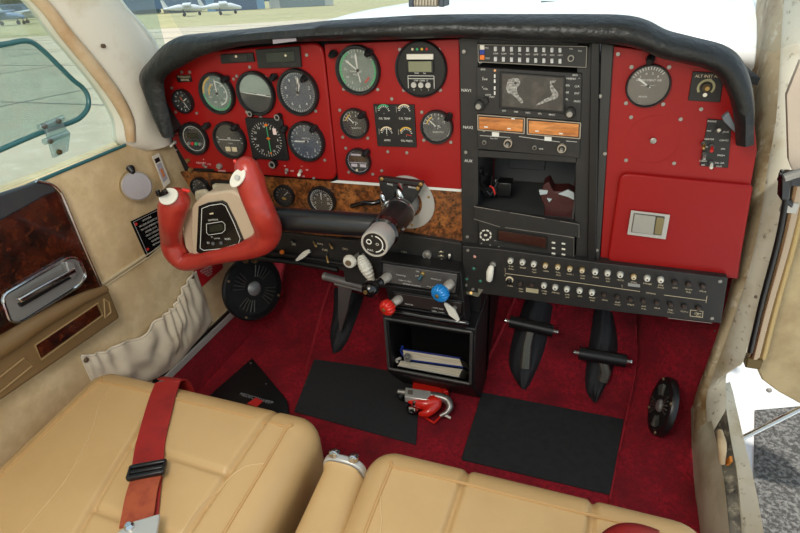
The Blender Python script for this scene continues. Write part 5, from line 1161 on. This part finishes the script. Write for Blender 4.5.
# map pocket
t = thing('map_pocket', on(150,360,0,XW), 'gathered cream cloth map pocket on the lower left wall', 'pocket')
top = catmull(wpts([(80,356),(98,353),(118,344),(135,338),(150,325),(162,314),(172,306),(180,290),(189,276),(195,272)], XW), 4)
bot = catmull(wpts([(96,392),(110,392),(126,388),(142,384),(156,378),(168,371),(180,360),(192,346),(203,334),(212,321)], XW), 4)
b = MB(); NU = len(top)-1
def pk_(u, v):
    i = u*NU; k = min(int(i), NU-1); f_ = i-k; a = top[k].lerp(top[k+1], f_); c_ = bot[k].lerp(bot[k+1], f_)
    e = math.sin(pi*min(1,max(0,u)))**.5; ph = u*46+3*math.sin(u*9)
    w = e*(.019*math.sin(pi*min(v*1.0,1))**.7 + .0045*(1-v)**1.5*math.sin(ph*1.6) + .0045*math.sin(u*19+v*7)*math.sin(pi*v) + .004*math.sin(u*31-v*11+2)*math.sin(pi*v)**2 + .006*(1-v)**3)
    q = a.lerp(c_, v) + Vector((w+.002, 0, 0)); q.z += .0022*(1-v)*math.sin(ph+1)*e; return q
b.grid(pk_, 110, 26); b.build('pocket_cloth', cloth_w, t, solid=.0015, sharp=80)
b = MB(); b.tube([pk_(k/110, 0)+Vector((.001,0,.001)) for k in range(111)], .0026, 8); b.build('gathered_hem', mat('hem_cloth',(222,210,188),.7), t)
b = MB(); b.tube([pk_(0,k/10) for k in range(11)], .0018, 6); b.build('hem_seam', mat('hem_cloth',(0,0,0)), t); b = MB(); b.tube([pk_(1,k/10) for k in range(11)], .0018, 6); b.build('hem_seam', mat('hem_cloth',(0,0,0)), t)
for x, y in ((86,360),(192.5,277)):
    p = on(x, y, 0, XW+.008); MB().lathe([(.0052,0),(.0048,.002),(.003,.004),(0,.004),(0,0)], p, (1,0,0), 16, close=False).build('snap', mat('brown_snap',(0,0,0)), t)

# ================================================================== SEATS
def seat(name, label, xl, xr, yf, zt, depth, seams, curves, tilt=.10, rb=.045, H=.24, nose=.0):
    t = thing(name, ((xl+xr)/2, yf-depth/2, -.9), label, 'seat')
    b = MB(); W_ = xr-xl-2*rb; Ld = depth-2*rb; q = rb*pi/2; ext = q+H
    xs = []; 
    def axis(Li, n):
        a = [-ext, -ext*.6, -q-.02] + [-q+q*k/8 for k in range(9)]; m = [Li*k/n for k in range(1, n)]
        return a + m + [Li+q*k/8 for k in range(9)] + [Li+q+.02, Li+ext*.6, Li+ext]
    X = axis(W_, 150); Yv = axis(Ld, 120); seamX = seams
    def f(s, tt):
        cx = min(max(s,0),W_); cy = min(max(tt,0),Ld); dx = s-cx; dy = tt-cy; d = math.hypot(dx, dy)
        if d > 1e-9: ux, uy = dx/d, dy/d
        else: ux = uy = 0
        if d and dx and dy: d = max(abs(dx), abs(dy))
        if d < q: off = rb*math.sin(d/rb); dz = -rb*(1-math.cos(d/rb))
        else: off = rb; dz = -rb-(d-q)
        x = xl+rb+cx+ux*off; y = yf-rb-(cy+uy*off)   # t grows towards the rear
        z = zt + dz - tilt*max(0, yf-y)*1.0
        u = (x-xl)/(xr-xl); v = (yf-y)/depth
        z += .014*math.sin(pi*min(max(u,0),1))*math.sin(pi*min(max(v*1.1,0),1))
        if d < q:
            for kind, p0, p1, dp, wd_ in seamX:
                if kind == 'x': e = abs(x-(xl+(xr-xl)*(p0+(p1-p0)*v)))
                else:
                    e = abs(v-(p0)); lo, hi = p1
                    if not (lo < u < hi): continue
                z -= dp*math.exp(-(e*(1 if kind == 'x' else depth)/wd_)**2)
        return Vector((x, y, z))
    g = [[b.b.verts.new(f(s, tt)) for tt in Yv] for s in X]
    for i in range(len(X)-1):
        for j in range(len(Yv)-1): b.b.faces.new((g[i][j], g[i+1][j], g[i+1][j+1], g[i][j+1]))
    b.build('cushion', leather, t, sharp=80)
    for cpts, m, w in curves:
        b = MB(); P_ = []
        for u, v in cpts: P_.append((u*W_, v*Ld))
        Q = catmull([Vector((p[0], p[1], 0)) for p in P_], 8); b.tube([f(p.x, p.y)+Vector((0,0,.0006)) for p in Q], w, 6); b.build('stitching', m, t)
    b = MB(); b.box((xl+.02, yf-depth+.02, -.84), (xr-.02, yf-.06, zt-.20)); b.build('seat_frame', black_s, t)
    for sx_ in (xl+.05, xr-.05):
        for sy_ in (yf-.10, yf-depth+.06): MB().box((sx_-.012, sy_-.012, -.9), (sx_+.012, sy_+.012, -.83)).build('leg', steel, t)
    return t, f, W_, Ld
st = mat('pale_stitching',(214,184,136),.6)
sl, fl, WL, LL = seat('pilot_seat', 'tan leather pilot seat cushion crossed by a red belt', -.795, -.328, -.348, -.600, .60,
    [('x',.36,.69,.008,.0045),('x',.815,.79,.008,.0045),('y',.235,(.44,.81),.005,.0042),('y',.40,(.49,.81),.005,.0042)],
    [([(.08,.01),(.12,.09),(.20,.17),(.28,.30),(.31,.42),(.33,.8)],st,.0007),([(.995,.13),(.93,.16),(.88,.24),(.86,.34),(.86,.7)],st,.0007),([(0,1.0),(0,.5),(0,.03),(.04,0),(.5,0),(.97,0),(1,.03),(1,.5),(1,1)],piping_m,.0022)])
sr, fr_, WR, LR = seat('copilot_seat', 'tan leather co-pilot seat cushion at lower right', -.240, .215, -.372, -.600, .58,
    [('x',.325,.25,.008,.0045),('x',.69,.60,.008,.0045),('y',.42,(.29,.63),.005,.0042)],
    [([(.0,.09),(.02,.13),(.05,.20),(.07,.5)],st,.0007),([(0,1.0),(0,.5),(0,.03),(.04,0),(.5,0),(.97,0),(1,.03),(1,.5),(1,1)],piping_m,.0022)])
# pilot seat belt
bt = thing('seat_belt', on(150,440,2,-.6), 'red webbing belt with black slide lying over pilot seat', 'seat belt')
def top_z(x, y, s=0):   # height of the pilot cushion under a point
    W_ = WL; s_ = x-(-.795+.045); t_ = (-.348-.045)-y; return fl(min(max(s_,0),W_), min(max(t_,0),LL)).z
def strap(pxs, wpx, m, name, lift=.006, nn=6, th=.0022):
    ctr = []
    for x, y in pxs:
        p = on(x, y, 2, -.60)
        for _ in range(6): p = on(x, y, 2, top_z(p.x, p.y)+lift)
        ctr.append(p)
    C_ = catmull(ctr, nn); b = MB(); rows = []
    for i, p in enumerate(C_):
        t_ = (C_[min(i+1,len(C_)-1)]-C_[max(i-1,0)]).normalized(); sd = t_.cross(Vector((0,0,1))).normalized(); w = wpx/2
        rows.append([b.b.verts.new(p+sd*w*k+Vector((0,0,z_))) for k, z_ in ((-1,0),(-.5,.0008),(0,.001),(.5,.0008),(1,0),(1,-th),(0,-th+.001),(-1,-th))])
    for r0, r1_ in zip(rows, rows[1:]):
        for k in range(8): b.b.faces.new((r0[k-1], r0[k], r1_[k], r1_[k-1]))
    b.b.faces.new(rows[0]); b.b.faces.new(rows[-1][::-1]); b.build(name, m, bt, sharp=60); return C_
# belt front loop drops over the cushion nose
C1 = strap([(168,381),(162,398),(156,420),(150,445),(147,470),(143,500),(141,520)], .043, red_strap, 'webbing')
C2 = strap([(149,468),(142,490),(138,512),(136,524)], .041, rust_strap, 'folded_webbing', lift=.013)
nose = C1[0]; b = MB(); 
sd = Vector((1,.1,0)).normalized(); P_ = [nose+Vector((0,0,.0005)), nose+Vector((0,.012,-.005)), nose+Vector((0,.022,-.022)), nose+Vector((0,.026,-.09)), nose+Vector((0,.022,-.22))]
Q = catmull(P_, 5); rows = [[b.b.verts.new(p+sd*.0215*k) for k in (-1,-.5,0,.5,1)] for p in Q]
for r0, r1_ in zip(rows, rows[1:]):
    for k in range(4): b.b.faces.new((r0[k], r0[k+1], r1_[k+1], r1_[k]))
b.build('webbing', red_strap, bt, solid=.0022)
p = on(147,470,2,-.60)
for _ in range(6): p = on(147,470,2,top_z(p.x,p.y)+.016)
ax_ = (on(163,467,2,p.z)-on(131,473,2,p.z)).normalized(); ay_ = Vector((0,0,1)).cross(ax_)
b = MB(); b.obox(p+ay_*.009, ax_*.024, ay_*.003, (0,0,.004)); b.obox(p-ay_*.009, ax_*.024, ay_*.003, (0,0,.004)); b.obox(p+ax_*.0235, ax_*.002, ay_*.011, (0,0,.004)); b.obox(p-ax_*.0235, ax_*.002, ay_*.011, (0,0,.004)); b.obox(p, ax_*.022, ay_*.003, (0,0,.003)); b.build('slide_buckle', black_s, bt, bevel=.0015)
p = on(141,528,2,-.60)
for _ in range(6): p = on(141,528,2,top_z(p.x,p.y)+.022)
b = MB(); q = [p+ax_*x+ay_*y for x, y in ((-.034,-.010),(-.012,.008),(.022,.012),(.024,-.03),(-.02,-.03))]; b.prism(roundpoly(q,.003), (0,0,.005)); b.build('metal_buckle', silver, bt, bevel=.0012)
MB().lathe([(.006,0),(.006,.004),(.0035,.007),(0,.007),(0,0)], p+ax_*-.012+Vector((0,0,.005)), (0,0,1), 16, close=False).build('buckle_pin', chrome, bt)
# red belt on the copilot seat corner
t = thing('seat_belt', on(630,528,2,-.6), 'folded red belt pad on the right corner of co-pilot seat', 'seat belt')
b = MB(); P_ = [on(590,548,2,-.585), on(608,530,2,-.580), on(628,524,2,-.582), on(655,530,2,-.60), on(690,548,2,-.66)]
Q = catmull(P_, 6); rows = [[b.b.verts.new(p+Vector((.0,-.07,-.004))*k+Vector((0,0,.012*math.sin(pi*(k))))) for k in (0,.15,.35,.6,.85,1)] for p in Q]
for r0, r1_ in zip(rows, rows[1:]):
    for k in range(5): b.b.faces.new((r0[k], r0[k+1], r1_[k+1], r1_[k]))
b.build('webbing', red_strap, t, solid=.004, sharp=70)
# centre armrest roll between the seats
t = thing('leather_bolster', Vector((-.28,-.62,-.9)), 'tan leather bolster with silver end cap between the seats', 'armrest')
e0 = on(341,463,2,-.61); 
b = MB(); P_ = []
w_, h_ = .034, .032
def supr(c, k, n=28): a = 2*pi*k/n; ca, sa = math.cos(a), math.sin(a); return Vector((c.x+w_*math.copysign(abs(ca)**.7, ca), c.y, c.z+h_*math.copysign(abs(sa)**.7, sa)))
rows = []
for i, (dy, s) in enumerate(((0,.93),(-.006,1),(-.10,1.04),(-.3,1.06),(-.5,1.06))):
    c = e0+Vector((.012*i*.4, dy, -.03-.02*i*.3)); rows.append([b.b.verts.new(c+(supr(c,k)-c)*s) for k in range(28)])
for r0, r1_ in zip(rows, rows[1:]):
    for k in range(28): b.b.faces.new((r0[k-1], r0[k], r1_[k], r1_[k-1]))
b.b.faces.new(rows[0]); b.b.faces.new(rows[-1][::-1]); b.build('bolster', leather, t, sharp=70)
b = MB(); c = e0+Vector((0,.002,-.03)); A_ = [supr(c,k) for k in range(28)]; b.prism(A_, (0,.012,0)); b.build('end_cap', silver, t, bevel=.003, seg=3)
for s in (-1,1): MB().lathe([(0,0),(.008,0),(.008,.006),(.004,.009),(0,.009)], c+Vector((s*.015,.008,.030)), (0,.3,1), 18, close=False).build('cap_screw', chrome, t)
MB().box((c.x-.015,c.y-.40,-.9),(c.x+.015,c.y-.06,c.z-.03)).build('support', black_s, t)

# ================================================================== FUEL SELECTOR UNIT ON FLOOR
t = thing('floor_clamp', on(427,405,2,-.9), 'red and silver clamp bracket on the floor between the mats', 'bracket')
F0 = lambda x, y, z=-.84: on(x, y, 2, z)
b = MB(); b.prism([F0(x, y, -.862) for x, y in ((413,379),(436,382),(444,391),(440,398),(412,391))], (0,0,-.03)); b.build('red_base', red_k, t, bevel=.003)
b = MB(); b.prism([F0(x, y, -.868) for x, y in ((432,380),(440,384),(449,391),(444,392))], (0,0,-.02)); b.build('red_tab', red_k, t, bevel=.002)
b = MB(); b.prism([F0(x, y, -.845) for x, y in ((405.5,387),(431.5,391),(430,400.5),(404.5,396.5))], (0,0,-.018)); b.build('silver_block', mat('bright_silver',(214,212,206),.3,.5), t, bevel=.002)
b = MB(); b.prism([F0(x, y, -.8445) for x, y in ((408,390),(413,390.7),(412.6,395),(407.7,394.2))], (0,0,.001)); b.build('window', mat('grey_win',(130,122,110),.4,.4), t)
b = MB(); b.tube([F0(431,395.5,-.853), F0(440,397,-.853), F0(447,400,-.856), F0(450,406,-.862), F0(447,412,-.87), F0(440,416,-.876)], [.009,.0095,.0095,.008,.006,.0045], 12, 5); b.build('curved_strap', mat('strap_alu',(150,148,144),.35,.7), t)
b = MB(); b.cyl(F0(398,391.5,-.852), F0(406,392.5,-.852), .0055); b.build('silver_knob', steel, t)
b = MB(); b.cyl(F0(399,398,-.868), F0(405,392,-.862), .010); b.build('black_knob', black_s, t)
b = MB(); b.tube([F0(410,401,-.860), F0(424,404,-.860), F0(436,402,-.860), F0(428,412,-.868), F0(421,414,-.872)], [.006,.014,.016,.011,.006], 16, 4, cap='dome'); b.build('red_body', red_k, t)
b = MB(); b.lathe([(.015,0),(.015,.006),(.011,.009),(.011,.015),(.006,.018),(0,.018),(0,0)], F0(413,410,-.885), (0,0,1), 26, close=False); b.build('black_cap', black_g, t)
b = MB(); b.lathe([(.0115,.0),(.0115,.002),(0,.003),(0,0)], F0(414,408.5,-.868), (0,0,1), 24, close=False); b.build('chrome_cap', chrome, t); b = MB(); b.lathe([(.005,0),(.004,.010),(0,.012),(0,0)], F0(414.5,405,-.862), (0,0,1), 14, close=False); b.build('chrome_stem', chrome, t)
b = MB(); b.tube([F0(423,416,-.885), F0(434,423,-.885), F0(443,414,-.885)], .0028, 8); b.build('red_wire_frame', red_k, t)
b = MB(); b.cyl(F0(443.5,414.5,-.875), F0(450.5,418,-.875), .0028); b.build('ivory_pin', white_k, t)

# ================================================================== RIGHT DOORWAY
ji = [(768,-40),(762,0),(758,60),(754,120),(752,165),(745,215),(736,262),(725,305),(714,345),(702,378),(693,405),(692,440),(696,480),(700,560)]
jm = [(790,-40),(784,0),(780,60),(776,120),(768,165),(761,215),(751,262),(738,305),(724,345),(712,378),(706,402),(709,440),(716,480),(724,560)]
jo = [(825,-40),(812,0),(803,60),(797,110),(791,160),(783,215),(771,262),(759,305),(748,345),(741,365),(727,372),(726,410),(738,470),(765,560)]
def strip(A_, B_, X0, X1, th, m, name, kind=True, n=4, bulge=0):
    A_ = catmull([on(x, y, 0, X0) for x, y in A_], n); B_ = catmull([on(x, y, 0, X1) for x, y in B_], n); b = MB(); rows = []
    for a, c in zip(A_, B_):
        r = [a + Vector((0,th,0))]
        for k in range(7): u = k/6; r.append(a.lerp(c, u)+Vector((-bulge*math.sin(pi*u)*.7, -bulge*math.sin(pi*u), 0)))
        r.append(c + Vector((0,th,0))); rows.append([b.b.verts.new(p) for p in r])
    for r0, r1_ in zip(rows, rows[1:]):
        for k in range(len(r0)): b.b.faces.new((r0[k-1], r0[k], r1_[k], r1_[k-1]))
    b.b.faces.new(rows[0]); b.b.faces.new(rows[-1][::-1]); return struct(name, b, m)
strip(ji[:12], jm[:12], XR, XR+.006, .04, weather_m, 'trim_9', bulge=.010)
strip(jm[:12], jo[:12], XR+.006, XR+.030, .04, jamb_m, 'wall_jamb_right', bulge=.003)
strip([(690,408),(692,440),(696,480),(700,570)], [(706,402),(716,440),(724,480),(733,570)], XR+.0, XR+.01, .04, mat('cream_sill_vinyl',(190,180,156),.5,var=[(14,.45,.7,(160,146,116))]), 'trim_10', bulge=.012)
strip([(706,404),(715,440),(722,480),(732,570)], [(726,408),(731,440),(737,480),(745,570)], XR+.012, XR+.03, .03, dirty_m, 'trim_11')
strip([(724,396),(731,440),(738,480),(746,570)], [(733,392),(744,440),(756,490),(770,570)], XR+.03, XR+.05, .03, jamb_m, 'trim_12')
b = MB(); 
for x, y in ((705,374),(757,297),(716,331)): p = on(x, y, 0, XR-.002); b.cyl(p, p+Vector((-.003,0,0)), .0025, n=10)
struct('trim_13', b, mat('brown_snap',(0,0,0)))
b = MB(); b.tube([on(720,432,0,XR), on(722,445,0,XR-.004), on(722,462,0,XR)], [.005,.007,.005], 10, 4, cap='dome'); o = b.build('door_stop', mat('peeling_beige',(196,170,132),.6)); tag(o, 'peeling beige rubber bumper on the right door sill', 'bumper')
b = MB(); p = on(729,461,0,XR+.01); b.obox(p, (.002,0,0), (0,.004,.002), (0,-.004,.010)); struct('trim_14', b, mat('rust_orange',(200,120,30),.6))
# open door: inner skin, chrome edge strip, strut
YD = .02
dr = thing('cabin_door', D(770,300,YD), 'open right cabin door with tan skin and chrome edge', 'door')
b = MB(); b.prism([D(x, y, YD) for x, y in ((800,190),(775,262),(755,365),(762,380),(778,392),(800,404),(860,425),(900,300),(880,150))], (0,.03,0)); b.build('door_skin', door_m, dr, bevel=.003)
b = MB(); b.prism([D(x, y, YD) for x, y in ((787,95),(801,60),(860,60),(880,160),(800,188),(789,160))], (0,.01,0)); b.build('door_window', mat('door_window_haze',(214,196,176),.3), dr)
for dxp, rr, mm, nm in ((0,.011,mat('warm_chrome',(164,144,120),.22,.95),'chrome_edge'),(9,.007,mat('tan_strip',(176,150,100),.35,.6),'tan_edge_strip')):
    b = MB(); b.tube([D(799+dxp,172,YD-.018), D(784+dxp,240,YD-.018), D(766+dxp,305,YD-.018), D(753+dxp,357,YD-.018)], rr, 16, 4); b.build(nm, mm, dr)
b = MB(); b.tube([D(789,180,YD-.03), D(778,240,YD-.03), D(762,300,YD-.03), D(750,352,YD-.03)], .004, 10, 4); b.build('edge_channel', black_s, dr)
b = MB(); b.obox(D(753,361,YD-.02), (.012,0,0), (0,.010,0), (0,0,.010)); b.build('edge_foot', mat('dark_brass',(110,92,56),.5,.5), dr, bevel=.002)
p = D(769,390,YD-.001); MB().lathe([(.005,0),(.004,-.003),(0,-.004),(0,0)], p, (0,1,0), 14, close=False).build('door_screw', steel, dr)
t = thing('hinge', D(790,178,-.01), 'dark bolted hinge between right jamb and open door', 'hinge')
b = MB(); b.obox(D(793,178,.0), (.016,0,0), (0,.012,0), (0,0,.009)); b.obox(D(784,186,-.005), (.006,0,0), (0,.010,0), (-.004,0,.018)); b.obox(D(786,200,-.005), (.009,0,-.006), (0,.008,0), (0,0,.004)); b.build('hinge_block', black_g, t, bevel=.002)
MB().cyl(D(784,178,-.02), D(802,172,-.02), .006).build('hinge_pin', steel, t)
b = MB(); b.obox(D(789,207,-.006), (.010,0,0), (0,.004,0), (0,0,.008)); b.build('hinge_leaf', alu, t)
t = thing('door_strut', on(727,446,0,XR+.03), 'thin steel rod holding the right door open', 'strut')
a = on(727,446,0,XR+.03); e = D(806,406,-.02); dv = (e-a)
MB().tube([a, e], .0045, 14).build('rod', chrome, t); MB().lathe([(.008,0),(.008,.006),(.005,.008),(0,.008),(0,0)], a, (-1,-.3,.3), 16, close=False).build('rod_end', steel, t); MB().tube([a-dv*.0, a+dv*.12], .0062, 14).build('rod_sleeve', steel, t)
